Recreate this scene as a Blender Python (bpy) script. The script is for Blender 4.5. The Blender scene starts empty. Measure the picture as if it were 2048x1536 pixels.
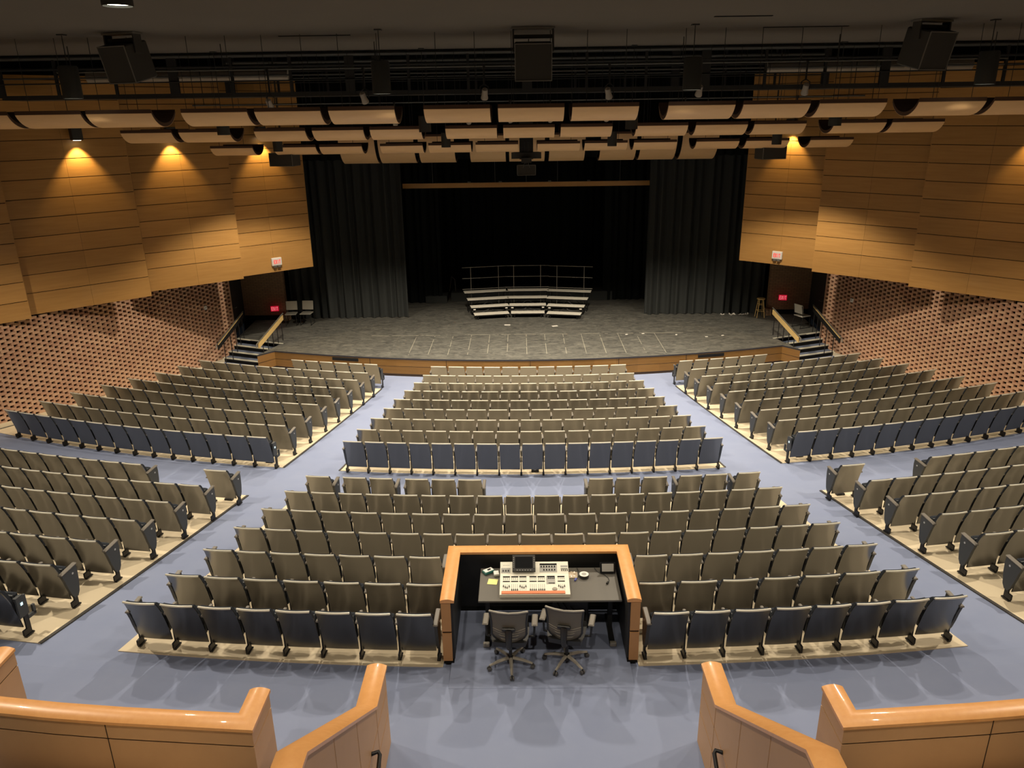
import bpy, math, random
from math import sin, cos, radians, degrees, atan2, hypot, pi
from mathutils import Vector, Matrix
random.seed(7)
SC = bpy.context.scene
COL = SC.collection

# ------------------------------------------------------------------ camera
F_PX, PITCH, ROLL, YAW, CX, CZ = 1536.6, 19.4217, 0.8414, -0.7592, -0.2084, 8.1235
P_, R_, Y_ = radians(PITCH), radians(ROLL), radians(YAW)
fw = Vector((sin(Y_)*cos(P_), cos(Y_)*cos(P_), -sin(P_)))
rt0 = Vector((cos(Y_), -sin(Y_), 0)); up0 = rt0.cross(fw)
rt = cos(R_)*rt0 - sin(R_)*up0
up = sin(R_)*rt0 + cos(R_)*up0
cam_d = bpy.data.cameras.new('camera'); cam = bpy.data.objects.new('camera', cam_d); COL.objects.link(cam)
cam_d.sensor_width = 36; cam_d.lens = F_PX/2048*36; cam_d.clip_start = .05; cam_d.clip_end = 200
M3 = Matrix((rt, up, -fw)).transposed()
cam.matrix_world = Matrix.Translation((CX, 0, CZ)) @ M3.to_4x4()
SC.camera = cam

# ------------------------------------------------------------------ world, exposure
W = bpy.data.worlds.new('world'); SC.world = W; W.use_nodes = True
W.node_tree.nodes['Background'].inputs[0].default_value = (.75, .85, 1, 1)
W.node_tree.nodes['Background'].inputs[1].default_value = 0.004
SC.view_settings.view_transform = 'Standard'; SC.view_settings.look = 'None'
SC.view_settings.exposure = 0.0; SC.view_settings.gamma = 1.0; SC.view_settings.use_curve_mapping = False

# ------------------------------------------------------------------ light levels (the lamps are built with their cans further down)
LW = dict(A=300, S=1500, B=1050, C=600, D=2300, T=400, wash=150)
WARM = (1.0, .86, .66); AMBER = (1.0, .68, .28)

# ------------------------------------------------------------------ materials
MATS = {}
def mat(name, col, rough=.6, metal=0, spec=.5, emit=None, estr=0, noise=None, bump=None, coat=0):
    if name in MATS: return MATS[name]
    m = bpy.data.materials.new(name); m.use_nodes = True; MATS[name] = m
    nt = m.node_tree; b = nt.nodes['Principled BSDF']
    b.inputs['Base Color'].default_value = (*col, 1); b.inputs['Roughness'].default_value = rough
    b.inputs['Metallic'].default_value = metal; b.inputs['Specular IOR Level'].default_value = spec
    b.inputs['Coat Weight'].default_value = coat
    if emit: b.inputs['Emission Color'].default_value = (*emit, 1); b.inputs['Emission Strength'].default_value = estr
    tc = nt.nodes.new('ShaderNodeTexCoord')
    if noise:   # (scale, (sx,sy,sz), amount, col2)
        mp = nt.nodes.new('ShaderNodeMapping'); mp.inputs['Scale'].default_value = noise[1]
        nt.links.new(tc.outputs['Object'], mp.inputs['Vector'])
        n = nt.nodes.new('ShaderNodeTexNoise'); n.inputs['Scale'].default_value = noise[0]; n.inputs['Detail'].default_value = 6
        n.inputs['Roughness'].default_value = .62
        nt.links.new(mp.outputs[0], n.inputs['Vector'])
        r = nt.nodes.new('ShaderNodeValToRGB'); r.color_ramp.elements[0].position = .5-noise[2]; r.color_ramp.elements[1].position = .5+noise[2]
        r.color_ramp.elements[0].color = (*col, 1); r.color_ramp.elements[1].color = (*noise[3], 1)
        nt.links.new(n.outputs[0], r.inputs[0]); nt.links.new(r.outputs[0], b.inputs['Base Color'])
    if bump:
        n2 = nt.nodes.new('ShaderNodeTexNoise'); n2.inputs['Scale'].default_value = bump[0]; n2.inputs['Detail'].default_value = 3
        nt.links.new(tc.outputs['Object'], n2.inputs['Vector'])
        bp = nt.nodes.new('ShaderNodeBump'); bp.inputs['Strength'].default_value = bump[1]; bp.inputs['Distance'].default_value = bump[2]
        nt.links.new(n2.outputs[0], bp.inputs['Height']); nt.links.new(bp.outputs[0], b.inputs['Normal'])
    return m
mat('maple', (.42,.215,.06), .42, noise=(3.2,(.35,.35,5),.22,(.50,.27,.08)), coat=.15)
mat('maple_reveal', (.05,.022,.008), .8)
mat('cherry_cap', (.70,.33,.11), .36, noise=(4,(3,3,3),.25,(.78,.40,.145)), coat=.3)
mat('cherry_panel', (.52,.31,.165), .5, noise=(2.2,(1,1,1),.3,(.58,.35,.185)))
mat('booth_panel', (.44,.225,.085), .5, noise=(3,(2,2,1),.3,(.50,.26,.10)))
mat('reveal', (.03,.015,.008), .8)
mat('carpet', (.215,.255,.39), .95, spec=.1, noise=(1.1,(1,1,1),.25,(.245,.285,.415)), bump=(350,.25,.004))
mat('concrete', (.66,.56,.40), .6, noise=(1.6,(1,1,1),.35,(.75,.65,.47)))
mat('pad_edge', (.05,.045,.04), .7)
mat('seat_shell', (.010,.010,.010), .22, spec=.5, noise=(3,(1,1,1),.3,(.02,.02,.02)), coat=.0)
MATS['seat_shell'].node_tree.nodes['Principled BSDF'].inputs['IOR'].default_value = 2.4
mat('seat_edge', (.62,.60,.52), .28, spec=.8)  # pale colour stands in for the overhead highlight along the seat-back tops
mat('seat_fabric', (.03,.035,.045), .95, spec=.15, bump=(500,.3,.003))
mat('seat_plastic', (.045,.05,.055), .55)
mat('arm_top', (.16,.145,.125), .45)
mat('steel_dark', (.03,.03,.032), .45, metal=.6)
mat('disc', (.55,.55,.55), .35, metal=.5)
mat('brick', (.44,.215,.14), .85, noise=(7,(1,1,1),.2,(.58,.34,.22)))
mat('brick_dark', (.012,.006,.004), .95)
mat('brick_plain', (.20,.085,.05), .85)
mat('stage_floor', (.075,.073,.065), .55)
mat('stage_edge', (.035,.033,.04), .6)
mat('drape', (.042,.046,.046), .95, spec=.15)
mat('drape_rear', (.010,.012,.012), .95, spec=.1)
mat('black', (.008,.008,.008), .9, spec=.2)
mat('ceiling_paint', (.11,.105,.095), .95, spec=.1, noise=(.4,(1,1,1),.4,(.135,.125,.11)))
mat('void', (.012,.012,.011), .95, spec=.1)
mat('cloud_face', (.66,.42,.20), .45, noise=(3,(.6,4,1),.3,(.72,.48,.24)))
mat('cloud_edge', (.075,.035,.018), .7)
mat('can', (.03,.032,.03), .6)
mat('lamp_lens', (1,1,1), .5, emit=(1,.93,.72), estr=7)
mat('speaker_grille', (.035,.034,.03), .8)
mat('speaker_trim', (.13,.125,.11), .6)
mat('pipe', (.10,.105,.10), .5, metal=.3)
mat('cat_metal', (.022,.024,.024), .7)
mat('fixture', (.33,.30,.25), .6)
mat('riser_top', (.72,.69,.60), .6, noise=(8,(1,1,1),.3,(.8,.77,.68)))
mat('rail_metal', (.30,.29,.26), .35, metal=.7)
mat('nosing', (.70,.68,.55), .5)
mat('stair_carpet', (.12,.145,.21), .95)
mat('oak', (.62,.42,.16), .45, noise=(6,(1,1,8),.3,(.72,.52,.22)))
mat('exit_white', (.75,.72,.68), .5)
mat('exit_red', (.8,.03,.03), .5, emit=(1,.03,.04), estr=.5)
mat('exit_pink', (.8,.2,.2), .5, emit=(1,.5,.5), estr=.6)
mat('glass_red', (.6,.01,.04), .3, emit=(1,.01,.06), estr=.4)
mat('white_plastic', (.75,.75,.72), .4)
mat('console_white', (.78,.76,.66), .4)
mat('console_grey', (.36,.36,.34), .5)
mat('console_orange', (.72,.22,.10), .4)
mat('screen_black', (.012,.013,.015), .15)
mat('desk_top', (.115,.108,.095), .4)
mat('desk_black', (.012,.012,.012), .5)
mat('knob', (.03,.03,.03), .4)
mat('mesh_fabric', (.15,.135,.11), .6)
mat('mesh_rib', (.34,.31,.26), .5)
mat('chair_plastic', (.02,.02,.021), .35)
mat('chair_bright', (.34,.32,.28), .3)
mat('caster', (.10,.10,.10), .3)
mat('note', (.80,.78,.30), .7)
mat('teal', (.03,.16,.14), .4)
mat('lcd', (.40,.39,.37), .4)
mat('tape_white', (.75,.73,.68), .5)
mat('bag_plastic', (.55,.45,.34), .25)
mat('blue_plug', (.10,.12,.45), .4)
mat('label_glow', (.7,.9,1), .4, emit=(.6,.9,1), estr=1.0)
mat('paper', (.75,.72,.66), .7)
mat('metal_plate', (.55,.53,.48), .35, metal=.6)
mat('sheen_slot', (.01,.01,.01), .8)

# brick face colour varies by brick; stage floor gets scuffs and seams; ------------
def stage_floor_nodes():
    m = MATS['stage_floor']; nt = m.node_tree; b = nt.nodes['Principled BSDF']; L = nt.links
    N = lambda t: nt.nodes.new(t)
    tc = N('ShaderNodeTexCoord'); sp = N('ShaderNodeSeparateXYZ'); L.new(tc.outputs['Object'], sp.inputs[0])
    def mth(op, a, b_=None, v=None):
        n = N('ShaderNodeMath'); n.operation = op; n.inputs[0].default_value = 0
        if hasattr(a, 'links'): L.new(a, n.inputs[0])
        else: n.inputs[0].default_value = a
        if b_ is not None:
            if hasattr(b_, 'links'): L.new(b_, n.inputs[1])
            else: n.inputs[1].default_value = b_
        return n.outputs[0]
    mp = N('ShaderNodeMapping'); mp.inputs['Scale'].default_value = (1.0, 2.2, 1); L.new(tc.outputs['Object'], mp.inputs[0])
    n1 = N('ShaderNodeTexNoise'); n1.inputs['Scale'].default_value = 2.6; n1.inputs['Detail'].default_value = 9; n1.inputs['Roughness'].default_value = .72
    n1.inputs['Distortion'].default_value = 1.4; L.new(mp.outputs[0], n1.inputs['Vector'])
    r = N('ShaderNodeValToRGB'); r.color_ramp.elements[0].position = .38; r.color_ramp.elements[1].position = .72
    r.color_ramp.elements[0].color = (.062,.062,.058,1); r.color_ramp.elements[1].color = (.20,.197,.17,1)
    L.new(n1.outputs[0], r.inputs[0])
    x = mth('ADD', sp.outputs[0], 100*.655+.33+.02); fr = mth('FRACT', mth('DIVIDE', x, .655))
    d = mth('ABSOLUTE', mth('SUBTRACT', fr, .5)); line = mth('LESS_THAN', d, .016)
    ya = mth('GREATER_THAN', sp.outputs[1], 24.25); yb = mth('LESS_THAN', sp.outputs[1], 26.62)
    xa = mth('LESS_THAN', mth('ABSOLUTE', sp.outputs[0]), 4.6)
    line = mth('MULTIPLY', mth('MULTIPLY', line, ya), mth('MULTIPLY', yb, xa))
    d2 = mth('LESS_THAN', mth('ABSOLUTE', mth('SUBTRACT', sp.outputs[1], 26.65)), .022)
    x2 = mth('LESS_THAN', mth('ABSOLUTE', sp.outputs[0]), 5.6)
    line = mth('MAXIMUM', line, mth('MULTIPLY', d2, x2))
    n3 = N('ShaderNodeTexNoise'); n3.inputs['Scale'].default_value = 1.7; n3.inputs['Detail'].default_value = 5; L.new(tc.outputs['Object'], n3.inputs['Vector'])
    wear = mth('MULTIPLY', mth('GREATER_THAN', n3.outputs[0], .44), .62)
    mx = N('ShaderNodeMix'); mx.data_type = 'RGBA'; L.new(mth('MULTIPLY', line, wear), mx.inputs[0])
    L.new(r.outputs[0], mx.inputs[6]); mx.inputs[7].default_value = (.42,.40,.32,1)
    L.new(mx.outputs[2], b.inputs['Base Color'])
stage_floor_nodes()
def plain_brick_nodes():
    m = MATS['brick_plain']; nt = m.node_tree; b = nt.nodes['Principled BSDF']
    tc = nt.nodes.new('ShaderNodeTexCoord'); bt = nt.nodes.new('ShaderNodeTexBrick')
    mp = nt.nodes.new('ShaderNodeMapping'); mp.inputs['Rotation'].default_value = (pi/2, 0, 0)
    nt.links.new(tc.outputs['Object'], mp.inputs[0]); nt.links.new(mp.outputs[0], bt.inputs['Vector'])
    bt.inputs['Color1'].default_value = (.42,.27,.16,1); bt.inputs['Color2'].default_value = (.34,.21,.13,1); bt.inputs['Mortar'].default_value = (.17,.13,.09,1)
    bt.inputs['Scale'].default_value = 1; bt.inputs['Brick Width'].default_value = .21; bt.inputs['Row Height'].default_value = .0677; bt.inputs['Mortar Size'].default_value = .008
    nt.links.new(bt.outputs[0], b.inputs['Base Color'])
plain_brick_nodes()
def brick_nodes():
    m = MATS['brick']; nt = m.node_tree; b = nt.nodes['Principled BSDF']
    g = nt.nodes.new('ShaderNodeNewGeometry'); r = nt.nodes.new('ShaderNodeValToRGB')
    r.color_ramp.elements[0].color = (.48,.27,.175,1); r.color_ramp.elements[1].color = (.60,.38,.245,1)
    nt.links.new(g.outputs['Random Per Island'], r.inputs[0]); nt.links.new(r.outputs[0], b.inputs['Base Color'])
brick_nodes()
# panels on the side walls differ slightly from leaf to leaf
def panel_nodes():
    m = MATS['maple']; nt = m.node_tree; b = nt.nodes['Principled BSDF']
    src = b.inputs['Base Color'].links[0].from_socket
    g = nt.nodes.new('ShaderNodeNewGeometry'); hs = nt.nodes.new('ShaderNodeHueSaturation')
    mr = nt.nodes.new('ShaderNodeMapRange'); mr.inputs[3].default_value = .9; mr.inputs[4].default_value = 1.1
    nt.links.new(g.outputs['Random Per Island'], mr.inputs[0]); nt.links.new(mr.outputs[0], hs.inputs['Value'])
    nt.links.new(src, hs.inputs['Color']); nt.links.new(hs.outputs[0], b.inputs['Base Color'])
panel_nodes()

# ------------------------------------------------------------------ mesh builder
class MB:
    def __init__(s): s.v=[]; s.f=[]; s.mi=[]; s.mats=[]; s.cur=0; s.smooth=[]; s.sm=False
    def m(s, name, smooth=False):
        if name not in s.mats: s.mats.append(name)
        s.cur = s.mats.index(name); s.sm = smooth; return s
    def add(s, vs, fs, xf=None):
        o = len(s.v)
        for p in vs: s.v.append(tuple(xf @ Vector(p)) if xf else tuple(p))
        for f in fs: s.f.append([i+o for i in f]); s.mi.append(s.cur); s.smooth.append(s.sm)
        return s
    def box(s, c, d, rz=0, xf=None, bev=0):
        x,y,z = d[0]/2, d[1]/2, d[2]/2
        if bev:
            b = bev; vs=[]; rings=[(-z,1),(-z+b,0),(z-b,0),(z,1)]
            for zz, ins in rings:
                q = b if ins else 0
                X, Y = x-q, y-q
                bb = b*.7
                for px,py in ((-X+bb,-Y),(X-bb,-Y),(X,-Y+bb),(X,Y-bb),(X-bb,Y),(-X+bb,Y),(-X,Y-bb),(-X,-Y+bb)): vs.append((px,py,zz))
            fs=[list(range(7,-1,-1)), [24+i for i in range(8)]]
            for k in range(3):
                for i in range(8): fs.append([k*8+i, k*8+(i+1)%8, (k+1)*8+(i+1)%8, (k+1)*8+i])
        else:
            vs=[(-x,-y,-z),(x,-y,-z),(x,y,-z),(-x,y,-z),(-x,-y,z),(x,-y,z),(x,y,z),(-x,y,z)]
            fs=[[3,2,1,0],[4,5,6,7],[0,1,5,4],[1,2,6,5],[2,3,7,6],[3,0,4,7]]
        T = Matrix.Translation(c) @ Matrix.Rotation(rz,4,'Z')
        if xf: T = xf @ T
        return s.add(vs, fs, T)
    def prism(s, poly, z0, z1, xf=None):
        n=len(poly); vs=[(x,y,z0) for x,y in poly]+[(x,y,z1) for x,y in poly]
        fs=[list(range(n-1,-1,-1)), list(range(n,2*n))]+[[i,(i+1)%n,n+(i+1)%n,n+i] for i in range(n)]
        return s.add(vs,fs,xf)
    def slab(s, p0, p1, z0, z1, t, xf=None):   # vertical slab between two plan points
        a=Vector((*p0,0)); b=Vector((*p1,0)); d=(b-a).normalized(); n=Vector((-d.y,d.x,0))*t
        return s.prism([tuple(a.xy),tuple(b.xy),tuple((b+n).xy),tuple((a+n).xy)], z0, z1, xf)
    def tube(s, pts, r, n=8, caps=True, xf=None, taper=None):
        pts=[Vector(p) for p in pts]; rings=[]; prev=None
        for i,p in enumerate(pts):
            if i==0: t=pts[1]-p
            elif i==len(pts)-1: t=p-pts[-2]
            else: t=(pts[i+1]-p).normalized()+(p-pts[i-1]).normalized()
            t.normalize()
            if prev is None:
                a=Vector((0,0,1)) if abs(t.z)<.9 else Vector((1,0,0)); u=t.cross(a).normalized()
            else: u=(prev-prev.dot(t)*t).normalized()
            prev=u; w=t.cross(u); rr = r if taper is None else taper[i]
            rings.append([p+rr*(cos(2*pi*k/n)*u+sin(2*pi*k/n)*w) for k in range(n)])
        vs=[v for rg in rings for v in rg]; fs=[]
        for i in range(len(pts)-1):
            for k in range(n): fs.append([i*n+k, i*n+(k+1)%n, (i+1)*n+(k+1)%n, (i+1)*n+k])
        if caps: fs.append(list(range(n-1,-1,-1))); fs.append([(len(pts)-1)*n+k for k in range(n)])
        return s.add(vs,fs,xf)
    def lathe(s, prof, c=(0,0,0), n=20, xf=None):
        vs=[]; fs=[]
        for r,z in prof:
            for k in range(n): vs.append((c[0]+r*cos(2*pi*k/n), c[1]+r*sin(2*pi*k/n), c[2]+z))
        for i in range(len(prof)-1):
            for k in range(n): fs.append([i*n+k, i*n+(k+1)%n, (i+1)*n+(k+1)%n, (i+1)*n+k])
        fs.append(list(range(n-1,-1,-1))); fs.append([(len(prof)-1)*n+k for k in range(n)])
        return s.add(vs,fs,xf)
    def grid(s, rows, xf=None, closed=False):
        n=len(rows[0]); vs=[p for r in rows for p in r]; fs=[]
        for i in range(len(rows)-1):
            for k in range(n-1): fs.append([i*n+k,i*n+k+1,(i+1)*n+k+1,(i+1)*n+k])
        return s.add(vs,fs,xf)
    def sheet(s, front, back, xf=None):   # closed thick sheet from two grids of equal size
        R=len(front); n=len(front[0]); vs=[p for r in front for p in r]+[p for r in back for p in r]; o=R*n; fs=[]
        for i in range(R-1):
            for k in range(n-1):
                fs.append([i*n+k,i*n+k+1,(i+1)*n+k+1,(i+1)*n+k]); fs.append([o+i*n+k,o+(i+1)*n+k,o+(i+1)*n+k+1,o+i*n+k+1])
        for k in range(n-1):
            fs.append([k+1,k,o+k,o+k+1]); a=(R-1)*n+k; fs.append([a,a+1,o+a+1,o+a])
        for i in range(R-1):
            a=i*n; fs.append([a,a+n,o+a+n,o+a]); b=i*n+n-1; fs.append([b+n,b,o+b,o+b+n])
        return s.add(vs,fs,xf)
    def sweep(s, prof, path, miter=True):   # prof: closed list of (side, height); path: 3D points, profile kept vertical
        P=[Vector(p) for p in path]; rings=[]
        for i,p in enumerate(P):
            d0=((p-P[i-1]) if i>0 else (P[1]-p)).copy(); d1=((P[i+1]-p) if i<len(P)-1 else (p-P[i-1])).copy()
            d0.z=0; d1.z=0; d0.normalize(); d1.normalize(); n0=Vector((d0.y,-d0.x,0)); n1=Vector((d1.y,-d1.x,0))
            m=(n0+n1); m.normalize(); k=1/max(.3,m.dot(n0))
            rings.append([p+m*(a*k)+Vector((0,0,h)) for a,h in prof])
        n=len(prof); vs=[v for r in rings for v in r]; fs=[]
        for i in range(len(P)-1):
            for k in range(n): fs.append([i*n+(k+1)%n, i*n+k, (i+1)*n+k, (i+1)*n+(k+1)%n])
        fs.append(list(range(n))); fs.append([(len(P)-1)*n+k for k in range(n-1,-1,-1)])
        return s.add(vs,fs)
    def mesh(s, name):
        me=bpy.data.meshes.new(name); me.from_pydata([tuple(v) for v in s.v],[],s.f)
        for nm in s.mats: me.materials.append(MATS[nm])
        me.polygons.foreach_set('material_index', s.mi); me.polygons.foreach_set('use_smooth', s.smooth); me.update()
        if any(s.smooth): me.set_sharp_from_angle(angle=radians(38))
        return me
def obj(name, mb, parent=None, loc=None, rz=None, label=None, cat=None, group=None, kind=None):
    me = mb.mesh(name) if isinstance(mb, MB) else mb
    o = bpy.data.objects.new(name, me); COL.objects.link(o)
    if parent: o.parent = parent
    if loc is not None: o.location = loc
    if rz is not None: o.rotation_euler = (0,0,rz)
    return tag(o, label, cat, group, kind)
def tag(o, label=None, cat=None, group=None, kind=None):
    if label: o['label'] = label
    if cat: o['category'] = cat
    if group: o['group'] = group
    if kind: o['kind'] = kind
    return o
def thing(name, label, cat, loc=(0,0,0), rz=0, group=None):
    o = bpy.data.objects.new(name, None); COL.objects.link(o); o.location = loc; o.rotation_euler=(0,0,rz)
    o.empty_display_size = .1
    return tag(o, label, cat, group)
def struct(name, mb, parent=None, **k):
    return obj(name, mb, parent, kind=None if parent else 'structure', **k)
def dup(root, loc, rz, label=None, group=None, sx=None):
    r = root.copy(); COL.objects.link(r); r.location = loc; r.rotation_euler = (0,0,rz)
    if sx: r.scale = (sx,1,1)
    if label: r['label'] = label
    if group: r['group'] = group
    for ch in list(root.children):
        c = ch.copy(); COL.objects.link(c); c.parent = r
        for g in list(ch.children):
            d = g.copy(); COL.objects.link(d); d.parent = c
    return r
ORD = ['','first','second','third','fourth','fifth','sixth','seventh','eighth','ninth','tenth','eleventh','twelfth','thirteenth','fourteenth','fifteenth','sixteenth','seventeenth','eighteenth','nineteenth']

# ------------------------------------------------------------------ raked floor
YC = 51.73
def fz(R):
    q = max(R-29.55, 0); return min(.0593*q+.0028*q*q, 1.43)
def pol(R, a, dz=0.0): a=radians(a); return (R*sin(a), YC-R*cos(a), fz(R)+dz)
def polar_patch(mb, R0, R1, a0, a1, dz=0, thick=0, nr=None, na=None):
    nr = nr or max(2,int((R1-R0)/.3)); na = na or max(2,int(abs(a1-a0)/.8))
    rows=[[pol(R0+(R1-R0)*i/nr, a0+(a1-a0)*k/na, dz) for k in range(na+1)] for i in range(nr+1)]
    if thick:
        low=[[(p[0],p[1],p[2]-thick) for p in r] for r in rows]; mb.sheet(rows, low)
    else: mb.grid(rows)
fl = MB().m('carpet'); polar_patch(fl, 25.3, 49.5, -34, 34); struct('floor', fl)
def pad(R0, R1, a0, a1):
    p = MB().m('concrete'); polar_patch(p, R0, R1, a0, a1, .012, .03)
    p.m('pad_edge')
    for aa in (a0, a1):   # dark rubber edging down both aisle sides
        e = .06*(1 if aa==a1 else -1)
        rows=[[pol(R0+(R1-R0)*i/40, aa+q, dz) for q,dz in ((-.035,.0),(-.035,.02),(.035,.02),(.035,.0))] for i in range(41)]
        p.grid(rows)
    struct('floor', p)
pad(29.62, 36.25, -6.9, 6.9); pad(29.4, 36.25, -22.6, -9.02); pad(29.4, 36.25, 9.02, 22.6)
pad(37.95, 43.62, -20.5, -8.98); pad(37.95, 43.62, 8.98, 20.5)
# rear centre pad stops at the mixing booth
pc = MB().m('concrete'); polar_patch(pc, 37.95, 42.2, -7.45, 7.45, .012, .03); struct('floor', pc)
for sg in (-1,1):
    p = MB().m('concrete')
    rows=[]
    for i in range(7):
        R=42.2+(43.62-42.2)*i/6; r=[]
        for k in range(9):
            x0=1.26; a_in=degrees(math.asin(x0/R)); a=sg*(a_in+(7.45-a_in)*k/8); r.append(pol(R,a,.012))
        rows.append(r)
    low=[[(q[0],q[1],q[2]-.03) for q in r] for r in rows]; p.sheet(rows, low); struct('floor', p)
bf = MB().m('carpet').box((0,8.52,1.332),(2.3,1.66,.2)); struct('floor', bf)

# ------------------------------------------------------------------ auditorium seats
def shell_profile(z):   #       # forward offset of the back shell at height z
    pts=[(.12,.235),(.28,.205),(.40,.175),(.55,.125),(.70,.068),(.85,0)]
    for (z0,y0),(z1,y1) in zip(pts,pts[1:]):
        if z<=z1: t=(z-z0)/(z1-z0); return y0+(y1-y0)*t
    return 0
SW=.55
def make_seat(lod=False):
    H = .235   # half width of the back
    parts = {}
    def backgrid(dy, hw, zs, nx):
        rows=[]
        for z in zs:
            r=[]; w = hw*(1+.055*min(1,max(0,(.84-z)/.15))) * (1 if z>.17 else .975)
            for k in range(nx+1):
                u=-1+2*k/nx; r.append((w*u, shell_profile(z)+dy+(.016+.019*min(1,max(0,(z-.3)/.4)))*u*u, z - (.012*u*u if z>.82 else 0) + (.008*(1-u*u) if z<.15 else 0)))
            rows.append(r)
        return rows
    zs=[.125,.145,.24,.34,.45,.55,.65,.74,.81,.838] if not lod else [.13,.34,.55,.74,.838]
    nx = 8 if not lod else 4
    b=MB().m('seat_shell',True); b.sheet(backgrid(0,H,zs,nx), [[(x,y+.014,z) for x,y,z in r] for r in backgrid(0,H,zs,nx)])
    # rolled top edge, its highlight painted in as pale colour
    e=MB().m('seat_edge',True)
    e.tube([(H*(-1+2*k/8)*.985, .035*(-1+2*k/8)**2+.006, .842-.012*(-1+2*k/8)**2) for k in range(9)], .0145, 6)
    c=MB().m('seat_fabric',True)
    zc=[.42,.5,.6,.7,.79,.83] if not lod else [.42,.6,.83]
    g=backgrid(.016,H-.012,zc,nx); g2=[[(x*.97,y+.045+(.012 if 1<i<len(g)-1 else 0),z) for x,y,z in r] for i,r in enumerate(g)]
    c.sheet(g,g2)
    s=MB().m('seat_fabric')   # tipped-up seat pan
    T=Matrix.Translation((0,.285,.44)) @ Matrix.Rotation(radians(8),4,'X')
    s.box((0,.035,0),(.44,.07,.42),xf=T,bev=.02 if not lod else 0); s.m('seat_plastic').box((0,-.01,0),(.42,.025,.40),xf=T)
    def leg(x):
        l=MB().m('steel_dark')
        l.box((x,.30,.30),(.024,.07,.60)); l.box((x,.29,-.005),(.048,.14,.02)); l.prism([(x-.014,.20),(x+.014,.20),(x+.014,.33),(x-.014,.33)],.02,.10)
        return l
    def arm(x):
        a=MB().m('arm_top'); a.box((x*.985,.285,.60),(.046,.27,.03),bev=.008 if not lod else 0); return a
    parts=dict(backrest=b, top_edge=e, cushion=c, seat_pan=s, leg=leg(-SW/2), armrest=arm(-SW/2))
    return parts, leg, arm
def end_panel(x, sg):
    p=MB().m('seat_plastic'); x=x*.98
    prof=[(.13,.585),(.42,.62),(.43,.53),(.42,.36),(.39,.20),(.35,.135),(.28,.135),(.245,.20),(.20,.34),(.165,.48)]
    t=.022; n=len(prof)
    vs=[(x-t,y,z) for y,z in prof]+[(x+t,y,z) for y,z in prof]
    p.add(vs,[list(range(n)) if sg<0 else list(range(n)),[2*n-1-i for i in range(n)]]+[[i,n+i,n+(i+1)%n,(i+1)%n] for i in range(n)])
    p.m('arm_top').box((x,.275,.622),(.07,.325,.03),bev=.01,xf=Matrix.Translation((0,.275,.62)) @ Matrix.Rotation(radians(6),4,'X') @ Matrix.Translation((0,-.275,-.62)))
    return p
parts, legf, armf = make_seat()
MESH = {k:v.mesh(k) for k,v in parts.items()}
MESH['leg_r'] = legf(SW/2).mesh('leg'); MESH['arm_r'] = armf(SW/2).mesh('armrest')
MESH['panel_l'] = end_panel(-SW/2,-1).mesh('end_panel'); MESH['panel_r'] = end_panel(SW/2,1).mesh('end_panel')
def disc(x, sg):
    return MB().m('disc').lathe([(.017,0),(.017,.004)],n=12,xf=Matrix.Translation((x*.98+sg*.0225,.33,.525)) @ Matrix.Rotation(sg*pi/2,4,'Y'))
MESH['disc_l']=disc(-SW/2,-1).mesh('row_disc'); MESH['disc_r']=disc(SW/2,1).mesh('row_disc')
def bracket(x):   # swing-arm end standard without a panel
    b=MB().m('seat_plastic'); b.prism([(x-.015,.20),(x+.015,.20),(x+.015,.36),(x-.015,.36)],.30,.60)
    b.box((x,.40,.24),(.03,.14,.05)); b.box((x,.25,.60),(.045,.12,.05)); b.box((x,.45,.30),(.03,.04,.14)); return b
MESH['bracket_l']=bracket(-SW/2).mesh('swing_arm'); MESH['bracket_r']=bracket(SW/2).mesh('swing_arm')
MESH['sticker_l']=MB().m('label_glow').box((-SW/2-.02,.27,.50),(.006,.035,.04)).mesh('sticker')
MESH['sticker_r']=MB().m('label_glow').box((SW/2+.02,.27,.50),(.006,.035,.04)).mesh('sticker')

# rows: block, row, back-top radius, angle of left corner, angle of right corner, seats, count-from, end kinds (left,right)
FC=[(29.57,-5.80,5.80,11),(30.58,-5.83,5.80,12),(31.41,-5.97,5.94,13),(32.24,-6.09,6.06,13),(33.09,-6.20,6.13,14),(33.93,-6.26,6.26,14),(34.79,-6.38,6.36,15),(35.68,-6.47,6.44,15),(36.56,-6.51,6.55,17)]
FL=[(29.54,-14.74,-9.12,6),(30.53,-19.95,-9.02,11),(31.35,-20.13,-9.06,12),(32.21,-20.22,-9.14,12),(33.03,-20.49,-9.22,12),(33.85,-20.73,-9.26,13),(34.76,-20.81,-9.29,13),(35.67,-20.79,-9.28,14),(36.57,-20.87,-9.31,14)]
FR=[(29.51,9.13,14.84,6),(30.52,9.10,19.94,11),(31.32,9.10,20.19,12),(32.14,9.19,20.48,12),(32.99,9.24,20.66,12),(33.88,9.27,20.73,13),(34.74,9.30,20.94,13),(35.63,9.31,20.95,14),(36.52,9.31,20.95,14)]
RC=[(38.74,[(-6.48,-5.80,1),(-5.39,-3.98,2),(-3.60,-1.47,3),(1.56,3.73,3),(4.12,5.44,2),(5.78,6.40,1)]),
    (39.56,[(-6.58,6.48,18)]),(40.41,[(-6.65,6.62,18)]),(41.22,[(-6.77,6.74,19)]),
    (42.06,[(-6.85,-1.95,7),(1.96,6.90,7)]),(42.91,[(-6.97,-1.75,7),(1.80,7.03,7)]),(43.72,[(-7.09,-1.80,8),(1.85,7.16,8)])]
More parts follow.
